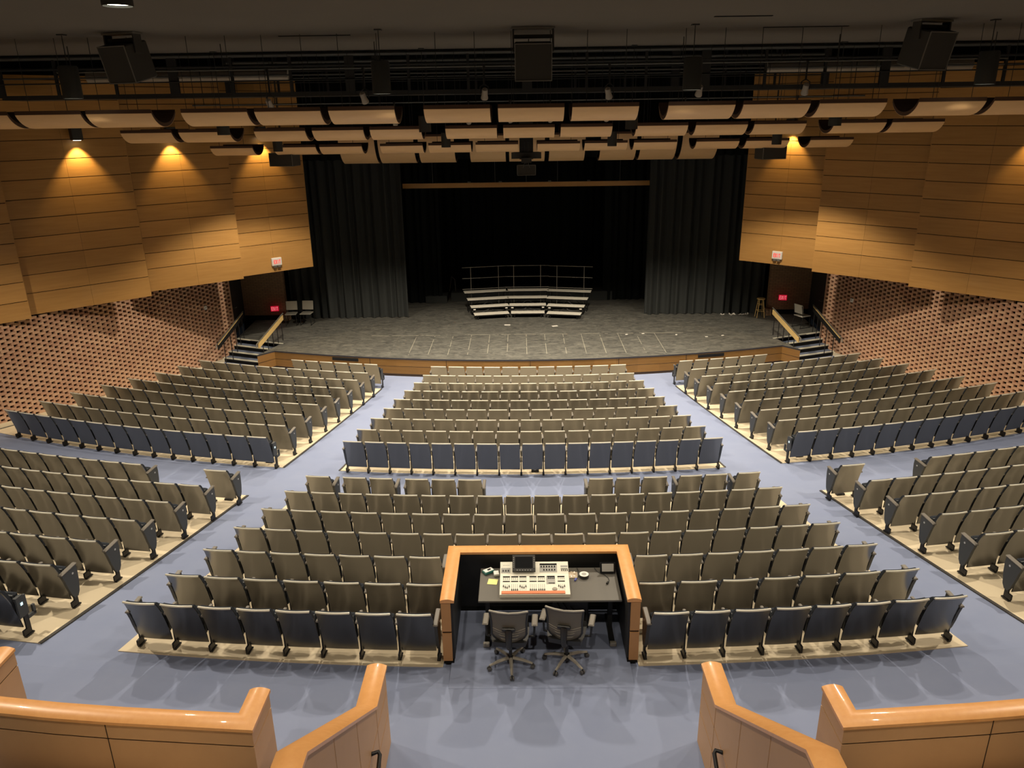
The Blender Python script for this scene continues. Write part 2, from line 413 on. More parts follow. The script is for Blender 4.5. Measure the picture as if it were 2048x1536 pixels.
RL=[(38.71,[(-9.62,-8.92,1),(-16.79,-11.68,7)]),(39.54,[(-15.34,-9.03,9)]),(40.38,[(-14.00,-9.13,7)]),(41.22,[(-12.68,-9.19,5)]),(42.06,[(-12.06,-9.27,4)]),(42.92,[(-10.72,-9.34,2)]),(43.75,[(-10.08,-9.42,1)])]
RR=[(38.71,[(8.88,9.58,1),(11.74,16.15,6)]),(39.57,[(8.96,14.56,8)]),(40.38,[(9.09,12.62,5)]),(41.22,[(9.19,11.98,4)]),(42.06,[(9.29,10.67,2)]),(42.9,[(9.36,10.02,1)])]
SEATS=[]   # dicts
def add_row(block, row, nrows, R, a0, a1, n, frm, where='', ends=('panel','panel'), xtra=None):
    g=degrees(.04/R); A0=a0-g; A1=a1+g; st=(A1-A0)/n
    for i in range(n):
        a=A0+st*(i+.5)
        k = i+1 if frm=='left' else n-i
        SEATS.append(dict(block=block,row=row,nrows=nrows,R=R,a=a,w=radians(st)*R,k=k,n=n,frm=frm,where=where,
            first=(i==0),last=(i==n-1),ends=ends,vis=True))
for i,(R,a0,a1,n) in enumerate(FC): add_row('front centre block',i+1,9,R,a0,a1,n,'left')
for i,(R,a0,a1,n) in enumerate(FL): add_row('front left block',i+1,9,R,a0,a1,n,'right',ends=('leg','panel' if i not in (0,8) else 'bracket'))
for i,(R,a0,a1,n) in enumerate(FR): add_row('front right block',i+1,9,R,a0,a1,n,'left',ends=('panel' if i not in (0,8) else 'bracket','leg'))
for i,(R,segs) in enumerate(RC):
    for j,(a0,a1,n) in enumerate(segs):
        if i==0: w=['alone at the left end','in the pair on the left','in the left three','in the right three','in the pair on the right','alone at the right end'][j]
        elif i>=4: w='left of the mixing booth' if j==0 else 'right of the mixing booth'
        else: w=''
        add_row('rear centre block',i+1,7,R,a0,a1,n,'left',w)
for nm,blk,side in (('rear left block',RL,'right'),('rear right block',RR,'left')):
    for i,(R,segs) in enumerate(blk):
        for j,(a0,a1,n) in enumerate(segs):
            w='alone beside the aisle' if (i==0 and j==0) else ('past the gap' if i==0 else '')
            e='bracket' if i==6 else 'panel'
            add_row(nm,i+1,7,R,a0,a1,n,side,w,ends=('leg',e) if side=='right' else (e,'leg'))
def camdist(s):
    p=Vector(pol(s['R'],s['a'],.7)); return (p-Vector((CX,0,CZ))).length
order=sorted(range(len(SEATS)), key=lambda i: camdist(SEATS[i]))
INDIV=set(order[:300])
def rowname(r,n): return 'front row' if r==1 else ('back row' if r==n else (ORD[r]+' row' if r<=n//2+1 else ORD[n-r+1]+' to last row'))
def seat_label(s):
    one = s['n']==1
    pos = ORD[s['k']]+(' from the '+('left' if s['block'].endswith('centre block') else 'aisle'))
    blk=s['block']
    if s['where'] and s['where'].startswith('alone'): return 'dark folding seat '+s['where']+', front row of '+blk
    if s['where'].startswith('in the'): return 'dark seat, '+ORD[s['k']]+' from left '+s['where']+', front row, rear centre block'
    if s['where'].startswith('past'): return 'dark folding seat, '+pos.replace('from the aisle','past the gap')+', front row of '+blk
    if s['where']: return 'dark seat, '+pos.replace('the ','')+', '+rowname(s['row'],s['nrows'])+' '+s['where']
    return 'dark seat, '+pos.replace('the ','')+', '+rowname(s['row'],s['nrows'])+' of '+blk
def add_seat(s):
    x,y,z = pol(s['R'], s['a'])
    r = thing('auditorium_seat', seat_label(s), 'seat', (x,y,z), radians(s['a']), 'folding seats in the '+s['block'])
    r.scale = (s['w']/SW,1,1)
    for k in ('backrest','top_edge','cushion','seat_pan','leg'):
        if k=='top_edge' : continue
        o = obj(k, MESH[k], r)
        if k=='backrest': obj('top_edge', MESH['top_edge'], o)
    def side(sfx, kind, isleft):
        if kind=='panel':
            p=obj('end_panel', MESH['panel_'+sfx], r); obj('row_disc', MESH['disc_'+sfx], p)
        elif kind=='bracket':
            p=obj('swing_arm', MESH['bracket_'+sfx], r); obj('sticker', MESH['sticker_'+sfx], p)
        else: obj('armrest', MESH['armrest'] if isleft else MESH['arm_r'], r)
    if s['first']: side('l', s['ends'][0], True)
    else: obj('armrest', MESH['armrest'], r)
    if s['last']:
        obj('leg', MESH['leg_r'], r); side('r', s['ends'][1], False)
for i in sorted(INDIV): add_seat(SEATS[i])
# the rows beyond the three hundred nearest, and the row ends outside the frame
rest=[SEATS[i] for i in range(len(SEATS)) if i not in INDIV]
def ext(R,a0,dirn,n,pitch):
    for i in range(n): rest.append(dict(R=R,a=a0+dirn*pitch*(i+.5),w=radians(pitch)*R,first=False,last=False,ends=('leg','leg')))
for (R,segs) in RL:
    a=segs[-1][0]; p=.715; n=int((19.9+a)/p); ext(R,a-.06,-1,n,p)
for (R,segs) in RR+[(43.75,[(9.30,9.36,0)])]:
    a=segs[-1][1]; p=.715; n=int((19.9-a)/p); ext(R,a+.06,1,n,p)
lp,_,_=make_seat(lod=True)
big=MB()
def merge(dst, src, T):
    o=len(dst.v)
    for v in src.v: dst.v.append(tuple(T @ Vector(v)))
    for f,mi,sm in zip(src.f,src.mi,src.smooth):
        nm=src.mats[mi]
        if nm not in dst.mats: dst.mats.append(nm)
        dst.f.append([q+o for q in f]); dst.mi.append(dst.mats.index(nm)); dst.smooth.append(sm)
srcs={'l':end_panel(-SW/2,-1),'r':end_panel(SW/2,1),'dl':disc(-SW/2,-1),'dr':disc(SW/2,1),'legr':legf(SW/2),'bl':bracket(-SW/2),'br':bracket(SW/2)}
for s in rest:
    T=Matrix.Translation(pol(s['R'],s['a'])) @ Matrix.Rotation(radians(s['a']),4,'Z') @ Matrix.Diagonal((s['w']/SW,1,1,1))
    for k in lp: merge(big, lp[k], T)
    if s['first'] and s['ends'][0]=='panel': merge(big,srcs['l'],T); merge(big,srcs['dl'],T)
    if s['first'] and s['ends'][0]=='bracket': merge(big,srcs['bl'],T)
    if s['last']:
        merge(big,srcs['legr'],T)
        if s['ends'][1]=='panel': merge(big,srcs['r'],T); merge(big,srcs['dr'],T)
        if s['ends'][1]=='bracket': merge(big,srcs['br'],T)
obj('auditorium_seat_rows', big, label='rows of dark folding seats nearest the stage in the three front blocks', cat='seats', kind='stuff')

# ------------------------------------------------------------------ stage
ST=.62
front=[(8.6*(k/12), 23.62+1.32*(k/12)**2) for k in range(-12,13)]     # curved lip
jutR=[(9.02,24.42),(8.62,25.75)]; 
stage_poly=[(-8.62,25.75),(-9.02,24.42)]+front+[(9.02,24.42),(8.62,25.75),(10.42,26.5),(10.6,29.3),(11.6,36),(-11.6,36),(-10.6,29.3),(-10.42,26.5)]
sf=MB().m('stage_floor').prism(stage_poly, ST-.03, ST); sf.m('stage_edge')
struct('floor', sf)
skirt=[(-8.62,25.75),(-9.02,24.42)]+front+[(9.02,24.42),(8.62,25.75)]
fa=MB()
def strip(mb, path, z0, z1, off):
    n=len(path); ring=[]
    for i,p in enumerate(path):
        a=Vector(path[max(0,i-1)]); b=Vector(path[min(n-1,i+1)]); d=(b-a).normalized(); nn=Vector((d.y,-d.x)); ring.append(Vector(p)+nn*off)
    for i in range(n-1):
        a,b=ring[i],ring[i+1]; c,d=Vector(path[i]),Vector(path[i+1])
        mb.add([(a.x,a.y,z0),(b.x,b.y,z0),(d.x,d.y,z0),(c.x,c.y,z0),(a.x,a.y,z1),(b.x,b.y,z1),(d.x,d.y,z1),(c.x,c.y,z1)],
               [[3,2,1,0],[4,5,6,7],[0,1,5,4],[1,2,6,5],[2,3,7,6],[3,0,4,7]])
strip(fa.m('reveal'), skirt, -.02, .08, -.05)
strip(fa.m('maple'), skirt, .08, .325, .0); strip(fa.m('reveal'), skirt, .325, .34, -.015)
strip(fa.m('maple'), skirt, .34, .575, .0); strip(fa.m('stage_edge'), skirt, .575, .62, .012)
struct('wall_front', fa)
for x in (-5.2,-2.65,.08,2.95,5.2):
    y=23.62+1.32*(x/8.6)**2
    a=atan2(2*1.32*x/8.6**2,1); struct('trim_1', MB().m('reveal').box((0,0,0),(.012,.012,.49)), loc=(x,y-.004,.33), rz=a)
for x in (-6.05,6.05):
    y=23.62+1.32*(x/8.6)**2; a=atan2(2*1.32*x/8.6**2,1)
    v=thing('floor_vent','dark slotted air vent in the '+('left' if x<0 else 'right')+' part of the stage front','vent',(x,y,.50),a)
    obj('grille',MB().m('sheen_slot').box((0,0,0),(.92,.03,.10)),v)
    obj('louver',MB().m('steel_dark').box((0,-.014,-.02),(.90,.012,.01)).box((0,-.014,.01),(.90,.012,.01)),v)

# stage stairs on both sides
for sg,sd in ((-1,'left'),(1,'right')):
    top=[(10.42,26.5),(8.55,25.75)]
    d=Vector((top[1][0]-top[0][0],top[1][1]-top[0][1])).normalized(); nrm=Vector((d.y,-d.x))   # towards the audience
    if nrm.y>0: nrm=-nrm
    st=thing('stage_stairs','carpeted steps with pale nosings up to the '+sd+' side of the stage','stairs',(0,0,0))
    for k in (3,2,1):
        a=Vector(top[0])+nrm*.26*k+Vector((.06*k,0)); b=Vector(top[1])+nrm*.26*k+Vector((.02*k-.02,0)); ta=Vector(top[0]); tb=Vector(top[1])
        z=ST-.155*k
        poly=[(sg*a.x,a.y),(sg*b.x,b.y),(sg*tb.x,tb.y),(sg*ta.x,ta.y)]
        if sg<0: poly=poly[::-1]
        obj('step',MB().m('black').prism(poly,-.02,z-.004).m('stair_carpet').prism(poly,z-.004,z),st)
        a2=a-nrm*.06; b2=b-nrm*.06; a=a+nrm*.008; b=b+nrm*.008
        q=[(sg*a.x,a.y),(sg*b.x,b.y),(sg*b2.x,b2.y),(sg*a2.x,a2.y)]
        if sg<0: q=q[::-1]
        obj('nosing',MB().m('nosing').prism(q,z-.028,z+.006),st,label='pale metal nosing')
    a=Vector(top[0]); b=Vector(top[1]); a2=a-nrm*.05; b2=b-nrm*.05; a=a+nrm*.008; b=b+nrm*.008
    q=[(sg*a.x,a.y),(sg*b.x,b.y),(sg*b2.x,b2.y),(sg*a2.x,a2.y)]
    if sg<0: q=q[::-1]
    obj('nosing',MB().m('nosing').prism(q,ST-.028,ST+.006),st,label='pale metal nosing')
    def rail(lbl, p0, p1, posts, wood):
        r=thing('handrail',lbl,'railing',(0,0,0))
        p0=Vector((sg*p0[0],p0[1],p0[2])); p1=Vector((sg*p1[0],p1[1],p1[2])); dd=(p1-p0).normalized()
        side=Vector((dd.y,-dd.x,0)).normalized()
        def beam(mn, off0, off1, up0_, up1_, ext=0):
            mb=MB().m(mn); A=p0-dd*ext; B=p1+dd*ext; U=Vector((0,0,1))
            vs=[]
            for Q in (A,B):
                for o_,u_ in ((off0,up0_),(off1,up0_),(off1,up1_),(off0,up1_)): vs.append(Q+side*o_+U*u_)
            mb.add(vs,[[0,1,2,3],[7,6,5,4],[0,4,5,1],[1,5,6,2],[2,6,7,3],[3,7,4,0]]); return mb
        obj('rail_board',beam('oak' if wood else 'steel_dark',-.022,.022,-.16,0),r)
        tb_=MB().m('rail_metal'); tb_.tube([p0+Vector((0,0,.045))-dd*.05,p1+Vector((0,0,.045))+dd*.12,p1+Vector((0,0,-.06))+dd*.15],.021,8)
        obj('grip',tb_,r)
        if not wood: obj('rail_cap',beam('oak',-.025,.025,0,.02),r)
        for t,zb in posts:
            q=p0.lerp(p1,t); obj('baluster',MB().m('steel_dark').tube([(q.x,q.y,zb),(q.x,q.y,q.z-.1)],.014,6),r)
    rail('wooden handrail on the stage side of the '+sd+' steps',(8.64,26.35,1.50),(8.93,24.42,1.02),[(.08,.62),(.27,.62),(.46,.62),(.66,.62),(.85,.62)],True)
    rail('dark handrail beside the brick wall at the '+sd+' steps',(10.14,26.6,1.52),(10.30,24.45,.98),[(.06,.62),(.2,.48),(.36,.32),(.55,.16),(.8,.0)],False)

# proscenium drapes (pleated)
def drape(name, x0, x1, y, z0, z1, m, amp, pitch, label, thick=.03, seed=1, cat='curtain', split=None):
    rnd=random.Random(seed); n=int(abs(x1-x0)/pitch*8)
    ph=[]; acc=0
    for k in range(n+1):
        acc+=2*pi/8*(1+.35*sin(k*.37+seed)+.25*rnd.uniform(-1,1)); ph.append(acc)
    rows=[]
    for zz in [z0+(z1-z0)*t for t in (0,.02,.15,.4,.7,1)]:
        a=amp*(1.0 if zz<z0+(z1-z0)*.5 else .8)
        rows.append([(x0+(x1-x0)*k/n, y+a*sin(ph[k])+.3*a*sin(ph[k]*.37+2), zz+(.015*sin(k*.9) if zz==z0 else 0)) for k in range(n+1)])
    back=[[(x,yy+thick,z) for x,yy,z in r] for r in rows]
    mb=MB().m(m,True); mb.sheet(rows,back)
    return obj(name, mb, label=label, cat=cat)
drape('stage_curtain',-9.2,-4.6,29.3,ST+.012,8.6,'drape',.09,.34,'charcoal pleated curtain drawn to the left side of the stage opening',seed=3)
drape('stage_curtain',4.62,9.2,29.32,ST+.012,8.6,'drape',.09,.34,'charcoal pleated curtain drawn to the right side of the stage opening',seed=5)
drape('leg_curtain',-5.6,-3.5,31.7,ST+.012,8.6,'drape_rear',.07,.3,'black side curtain hanging further upstage on the left',seed=8)
drape('leg_curtain',3.25,5.5,31.9,ST+.012,8.6,'drape_rear',.07,.3,'black side curtain hanging further upstage on the right',seed=9)
drape('backdrop_curtain',-9.5,9.5,35.0,ST+.012,8.6,'drape_rear',.08,.36,'black pleated curtain across the back of the stage',seed=11)
drape('border_curtain',-10,10,28.75,6.6,11,'drape_rear',.05,.4,'black border curtain across the top of the stage opening',seed=12)
# white cloth bits lying at the hem of the right curtain
for i,(x,w,hh) in enumerate(((7.60,.16,.07),(8.0,.28,.09),(8.32,.2,.05),(8.53,.12,.1))):
    mb=MB().m('paper',True); n=8
    rows=[[(-w/2+w*k/n, .03*sin(k*1.7+i), .012+hh*.5*(1+sin(k*1.2+i*2))*(1 if j else .2)) for k in range(n+1)] for j in range(2)]
    rows2=[[(a,b+.09,c*.5) for a,b,c in r] for r in rows]; mb.sheet(rows,rows2)
    obj('cloth_scrap',mb,loc=(x,29.02,ST+.002),label='crumpled white cloth under the hem of the right stage curtain',cat='cloth',group='white cloth under the right curtain')
for i,(x,y) in enumerate(((-.72,27.95),(1.05,27.72))):
    obj('paper_sheet',MB().m('paper').box((0,0,.003),(.22,.13,.006),rz=.3*i),loc=(x,y,ST),label='small white paper left of centre in front of the risers' if i==0 else 'small white paper right of centre in front of the risers',cat='paper')
rnd=random.Random(4)
for (u,x,y) in ((0,3.55,26.45),(1,4.15,26.55),(2,5.3,26.35),(3,6.9,26.2),(4,6.3,26.05)):
    obj('paper_scrap',MB().m('paper').box((0,0,.006),(.09,.06,.012),rz=rnd.uniform(0,3)),loc=(x,y,ST),label='tiny white paper scrap on the right of the stage floor',cat='paper',group='white scraps on the stage floor')

# choral risers, three sections of four steps, and the guard rails behind them
def riser(name_lbl, mid, rz, w0):
    t=thing('choral_riser',name_lbl,'riser',(mid[0],mid[1],ST),rz)
    for k in range(4):
        h=.2*(k+1); w=w0+.14*k; y=.43*k
        obj('step_board',MB().m('riser_top').box((0,y+.21,h-.006),(w,.40,.012)).m('black').box((0,y+.21,h-.035),(w+.01,.41,.045)),t)
        fr=MB().m('steel_dark')
        for sx in (-1,1):
            for q in (.06,.36): fr.tube([(sx*(w/2-.14),y+q,0),(sx*(w/2-.14),y+q,h-.05)],.014,6)
            fr.tube([(sx*(w/2-.14),y+.06,.03),(sx*(w/2-.14),y+.36,.03)],.014,6)
        if k: fr.tube([(-w/2+.14,y+.06,.05),(0,y+.06,h-.08),(w/2-.14,y+.06,.05)],.01,6)
        obj('step_frame',fr,t)
    for sx in (-1,1):
        obj('clamp',MB().m('paper').box((sx*(w0/2-.05),.40,.33),(.09,.04,.03)),t)
    g=thing('guard_rail','thin metal guard rail behind the '+name_lbl.split(' ')[1]+' riser section','railing',(mid[0],mid[1],ST),rz)
    gw=(w0+.45)
    for i,z in enumerate((.84,1.28,1.72)): obj('crossbar',MB().m('rail_metal').tube([(-gw/2,1.78,z),(gw/2,1.78,z)],.012,6),g)
    for sx in (-1,1): obj('upright',MB().m('rail_metal').tube([(sx*gw*.31,1.78,.0),(sx*gw*.31,1.78,1.74)],.013,6),g)
riser('the centre section of pale topped choral risers',(.06,28.93),0,1.30)
riser('the left section of pale topped choral risers',(-1.31,28.80),radians(11),1.36)
riser('the right section of pale topped choral risers',(1.42,28.70),radians(-12),1.32)
# black platforms upstage
obj('stage_platform',MB().m('drape').box((.25,32.6,ST+.19),(6.8,1.5,.38),bev=.01),label='low black platform across the stage behind the risers',cat='platform')
obj('stage_platform',MB().m('drape').box((-3.75,32.0,ST+.15),(.9,.8,.30),bev=.01),label='small black step unit at the left of the low platform',cat='platform')
kt=thing('folding_easel','thin metal easel standing on the black platform at the back left','easel',(-3.1,32.2,ST+.38))
obj('frame',MB().m('rail_metal').tube([(-.14,0,0),(-.03,.03,.62),(.1,0,.5),(.12,0,0)],.012,6),kt)
# shell edge bar hanging over the stage
sb=thing('shell_panel_bar','long brown wooden bar hanging level above the stage','bar',(.05,30.5,5.52))
obj('board',MB().m('maple').box((0,0,0),(9.55,.06,.18)),sb)
for x in (-3.6,-1.2,0,1.2,3.6): obj('hanger',MB().m('pipe').tube([(x,0,.09),(x,0,5.98)],.008,5),sb)
for x in (-2.2,-1,.9,2.4): obj('bracket',MB().m('pipe').box((x,-.04,.12),(.12,.05,.04)),sb)

# stage house walls
struct('wall_stage_back',MB().m('void').box((0,36.3,5.5),(24,.3,12)))
for sg in (-1,1):
    struct('wall_stage_'+('left' if sg<0 else 'right'),MB().m('void').slab((sg*11.7,36.4),(sg*11.1,29.2),-.1,11.4,.25*sg*-1))
# brick returns beside the stage doors
for sg,sd in ((-1,'left'),(1,'right')):
    b=MB().m('brick_plain').box((0,0,0),(1.7,.2,4.2)); struct('wall_return_'+sd,b,loc=(sg*10.2,29.25,ST+2.1))
    b=MB().m('brick_plain').prism([(0,0),(.22,.0),(.22,.34),(.0,.34)],0,.24); struct('wall_return_'+sd,b,loc=(sg*9.33-.11,28.9,ST))
    struct('baseboard_'+sd,MB().m('black').box((sg*10.2,29.13,ST+.09),(1.7,.03,.18)))
    # dark door leaf and frame between brick wall end and return
    dr=struct('door_1' if sg<0 else 'door_2',MB().m('cat_metal').slab((sg*10.62,26.75),(sg*10.98,29.1),ST,4.2,.06))
    struct('door_frame',MB().m('pipe').box((sg*10.56,26.68,ST+1.4),(.06,.06,2.8)),dr)
    obj('door_handle',MB().m('rail_metal').tube([(sg*10.60,27.0,ST+1.0),(sg*10.52,27.0,ST+1.0),(sg*10.52,27.14,ST+1.0)],.015,6),dr)

# exit signs
def letters(mb, txt, h, w, t, x0, z0, y):
    G={'E':[(0,0,0,1),(0,1,1,1),(0,.5,.8,.5),(0,0,1,0)],'X':[(0,0,1,1),(0,1,1,0)],'I':[(.5,0,.5,1)],'T':[(0,1,1,1),(.5,0,.5,1)]}
    for i,c in enumerate(txt):
        for (a,b,c2,d) in G[c]:
            A=Vector((x0+i*w*1.45+a*w,y,z0+b*h)); B=Vector((x0+i*w*1.45+c2*w,y,z0+d*h)); dd=(B-A).normalized(); n=Vector((-dd.z,0,dd.x))*t/2
            vs=[A-n-dd*t/2,B-n+dd*t/2,B+n+dd*t/2,A+n-dd*t/2]; vs=vs+[v+Vector((0,-.006,0)) for v in vs]
            mb.add([tuple(v) for v in vs],[[0,1,2,3],[7,6,5,4],[0,4,5,1],[1,5,6,2],[2,6,7,3],[3,7,4,0]])
def exit_sign(loc, rz, lbl, red, w=.34, h=.26):
    s=thing('exit_sign',lbl,'exit sign',loc,rz)
    if red:
        obj('housing',MB().m('glass_red').box((0,0,0),(w,.03,h),bev=.005),s)
        l=MB().m('exit_pink'); letters(l,'EXIT',h*.6,w*.14,w*.035,-w*.36,-h*.3,-.018); obj('lettering',l,s,label='glowing EXIT letters')
    else:
        obj('housing',MB().m('exit_white').box((0,0,0),(w,.08,h),bev=.01),s)
        obj('face',MB().m('exit_white').box((0,-.042,0),(w*.84,.006,h*.8)),s)
        l=MB().m('exit_red'); letters(l,'EXIT',h*.42,w*.12,w*.045,-w*.30,-h*.21,-.048); obj('lettering',l,s,label='red EXIT letters')
        for sx in (-1,1): obj('lamp_eye',MB().m('speaker_trim').box((sx*w*.2,-.02,-h*.62),(w*.3,.06,h*.16)),s)
exit_sign((-8.36,25.52,3.55),radians(40.6),'white exit sign on the left wooden wall beside the stage',False)
exit_sign((8.38,25.72,3.52),radians(-40.5),'white exit sign on the right wooden wall beside the stage',False)
exit_sign((-9.72,28.9,1.12),.2,'small red exit sign by the brick wall left of the stage',True,.3,.2)
exit_sign((9.78,28.8,1.35),-.2,'small red exit sign by the brick wall right of the stage',True,.3,.2)
# red side panel seen behind the rail posts
for sg,sd in ((-1,'left'),(1,'right')):
    pass

# chairs and stool on stage
def stack_chair(loc,rz,lbl,grp):
    t=thing('stacking_chair',lbl,'chair',loc,rz,grp)
    obj('seat',MB().m('seat_edge').box((0,0,.44),(.42,.42,.035),bev=.012),t)
    T=Matrix.Translation((0,.2,.66)) @ Matrix.Rotation(radians(-10),4,'X')
    obj('backrest',MB().m('seat_edge').box((0,0,.04),(.42,.03,.34),xf=T,bev=.012),t)
    for sx in (-1,1):
        obj('leg',MB().m('steel_dark').tube([(sx*.2,-.2,0),(sx*.2,-.16,.43)],.012,6),t)
        obj('leg',MB().m('steel_dark').tube([(sx*.2,.25,0),(sx*.2,.17,.44),(sx*.2,.26,.84)],.012,6),t)
        obj('runner',MB().m('steel_dark').tube([(sx*.2,-.2,.015),(sx*.2,.25,.015)],.01,6),t)
stack_chair((-8.93,28.35,ST),radians(5),'dark stacking chair at stage left, farther from the curtain','chairs at the left of the stage')
stack_chair((-8.36,28.4,ST),radians(-4),'dark stacking chair at stage left, next to the curtain','chairs at the left of the stage')
stack_chair((10.0,27.2,ST),radians(115),'black chair in shadow behind the steps right of the stage','chairs')
sl=thing('wooden_stool','tall light wooden stool at the right side of the stage','stool',(8.93,28.7,ST))
obj('seat',MB().m('oak').lathe([(.13,.70),(.155,.705),(.16,.725),(.15,.74)],n=20),sl)
for k in range(4):
    a=pi/4+k*pi/2; obj('leg',MB().m('oak').tube([(.20*cos(a),.20*sin(a),0),(.10*cos(a),.10*sin(a),.71)],.018,8,taper=[.014,.019]),sl)
for z,r in ((.25,.165),(.5,.132)):
    for k in range(4):
        a=pi/4+k*pi/2; b=a+pi/2; zz=z+(.04 if k%2 else 0)
        obj('rung',MB().m('oak').tube([(r*cos(a),r*sin(a),zz),(r*cos(b),r*sin(b),zz)],.010,6),sl)

# ------------------------------------------------------------------ brick side walls (openwork bond, real gaps)
def brick_wall(sg):
    A=Vector((sg*10.38,26.35)); B=Vector((sg*13.9,18.5)); d=(B-A).normalized(); n=Vector((d.y,-d.x))
    if n.x*sg<0: n=-n                                     # away from the hall
    L=12.6; mb=MB().m('brick')
    per=.31; bl=.205; h=.0677; zc=-.02
    c=0
    while zc<3.14:
        off=(0 if c%2 else per/2); k=-1
        while True:
            s0=off+k*per; s1=s0+bl
            k+=1
            if s0>L: break
            s0=max(s0,0); s1=min(s1,L)
            if s1-s0<.02: continue
            p=A+d*s0; q=A+d*s1
            if zc+h < fz(hypot(p.x,YC-p.y))-.05: continue
            pq=[tuple(p),tuple(q),tuple(q+n*.09),tuple(p+n*.09)]
            mb.prism(pq if sg>0 else pq[::-1], zc+.0, zc+h-.004)
        zc+=h; c+=1
    mb.m('brick_dark'); p=A+n*.34; q=A+d*L+n*.34
    mb.prism([tuple(p),tuple(q),tuple(q+n*.1),tuple(p+n*.1)],-.3,3.3)
    mb.m('concrete')
    # mortar joints behind the gaps and a pale base course along the floor
    rows=[]
    for i in range(41):
        p=A+d*(L*i/40)-n*.03; z=fz(hypot(p.x,YC-p.y)); r=p+n*.06
        rows.append([(p.x,p.y,z-.05),(p.x,p.y,z+.13),(r.x,r.y,z+.13)])
    mb.grid(rows)
    mb.m('brick').box((A.x+n.x*.1,A.y+n.y*.1,1.6),(.02,.2,3.4),rz=atan2(n.y,n.x)-pi/2)
    struct('wall_left' if sg<0 else 'wall_right', mb)
    # thermostat
    p=A+d*1.22-n*.03; z=2.07
    o=thing('wall_thermostat','small white thermostat on the '+('left' if sg<0 else 'right')+' brick wall','thermostat',(p.x,p.y,z),atan2(n.y,n.x)-pi/2)
    obj('case',MB().m('white_plastic').box((0,0,0),(.11,.05,.13),bev=.008),o); obj('dial',MB().m('console_grey').box((0,-.028,.01),(.05,.006,.05)),o)
brick_wall(-1); brick_wall(1)
# hall walls further back and the rear of the room
for sg,sd in ((-1,'left'),(1,'right')):
    A=Vector((sg*10.38,26.35)); d=(Vector((sg*13.9,18.5))-A).normalized(); E=A+d*12.6
    struct('wall_'+sd,MB().m('brick_plain').slab((E.x,E.y),(E.x,-8),-.2,9.6,.2*-sg))
struct('wall_back',MB().m('ceiling_paint').box((0,-8,5),(33,.3,10)))

# ------------------------------------------------------------------ wood panelled upper walls: saw-tooth facets
FAC={-1:[((-9.28,24.82),(-7.40,26.43),4.15,.43),((-11.34,22.69),(-9.15,24.45),3.87,.463),((-13.32,19.92),(-11.06,22.07),3.77,.483),((-15.4,17.0),(-13.09,19.54),3.67,.50)],
      1:[((9.32,25.01),(7.39,26.63),4.15,.43),((11.28,22.55),(9.14,24.51),3.87,.463),((13.25,20.02),(11.09,22.15),3.77,.483),((15.3,17.1),(13.05,19.6),3.67,.50)]}
for sg in (-1,1):
    for fi,(p,q,z1,st_) in enumerate(FAC[sg]):
        a=Vector(p); b=Vector(q); d=(b-a).normalized(); n=Vector((-d.y,d.x))
        if n.x*sg<0: n=-n
        Lf=(b-a).length; mb=MB(); g=.012
        zt=9.2
        cuts=[3.2,z1]
        while cuts[-1]+st_<zt: cuts.append(cuts[-1]+st_)
        cuts.append(zt)
        halves=[(0,Lf*.5),(Lf*.5,Lf)] if fi else [(0,Lf*.44),(Lf*.44,Lf)]
        mb.m('maple')
        for i in range(len(cuts)-1):
            for (s0,s1) in halves:
                P0=a+d*(s0+(.002 if s0 else 0)); P1=a+d*(s1-(.002 if s1<Lf-.01 else 0))
                pq=[tuple(P0),tuple(P1),tuple(P1+n*.02),tuple(P0+n*.02)]
                mb.prism(pq if sg>0 else pq[::-1], cuts[i]+(g if i else 0), cuts[i+1]-g*.5)
        mb.m('maple_reveal'); P0=a+n*.025; P1=b+n*.025
        pq=[tuple(P0),tuple(P1),tuple(P1+n*.12),tuple(P0+n*.12)]
        mb.prism(pq if sg>0 else pq[::-1], 3.2, zt)
        # returns at the stepped ends
        mb.m('maple'); 
        for E in (a,b):
            pq=[tuple(E),tuple(E+n*.16),tuple(E+n*.16+d*(.01 if E is b else -.01)),tuple(E+d*(.01 if E is b else -.01))]
            mb.prism(pq, 3.2, zt)
        struct('wall_left_panel' if sg<0 else 'wall_right_panel', mb)
        # closing boards up to the brick / soffit
    # soffit joining panels to the brick wall
    pl=[f[0] for f in FAC[sg]][::-1]
# high side walls above and behind the facets
for sg in (-1,1):
    struct('wall_'+('left' if sg<0 else 'right')+'_upper',MB().m('void').slab((sg*8.2,28.9),(sg*16.4,17.5),3.75,11.6,.2*-sg))

# ------------------------------------------------------------------ ceiling
ce=MB().m('ceiling_paint').box((0,5.2,9.6),(33,26.9,.2)); struct('ceiling',ce)
struct('ceiling',MB().m('void').box((0,27.6,11.6),(34,18.2,.2)))
struct('ceiling',MB().m('void').box((0,18.75,10.55),(33,.2,2.1)))
for x,y,w in ((-3.9,15.2,1.3),(4.9,15.0,1.5),(3.3,13.2,.9)):
    obj('ceiling_slot',MB().m('void').box((0,0,-.004),(w,.07,.012)),loc=(x,y,9.5),label='thin dark slot in the grey ceiling ' + ('left of centre' if x<0 else ('right of centre' if x>4 else 'nearer the centre')),cat='ceiling slot')

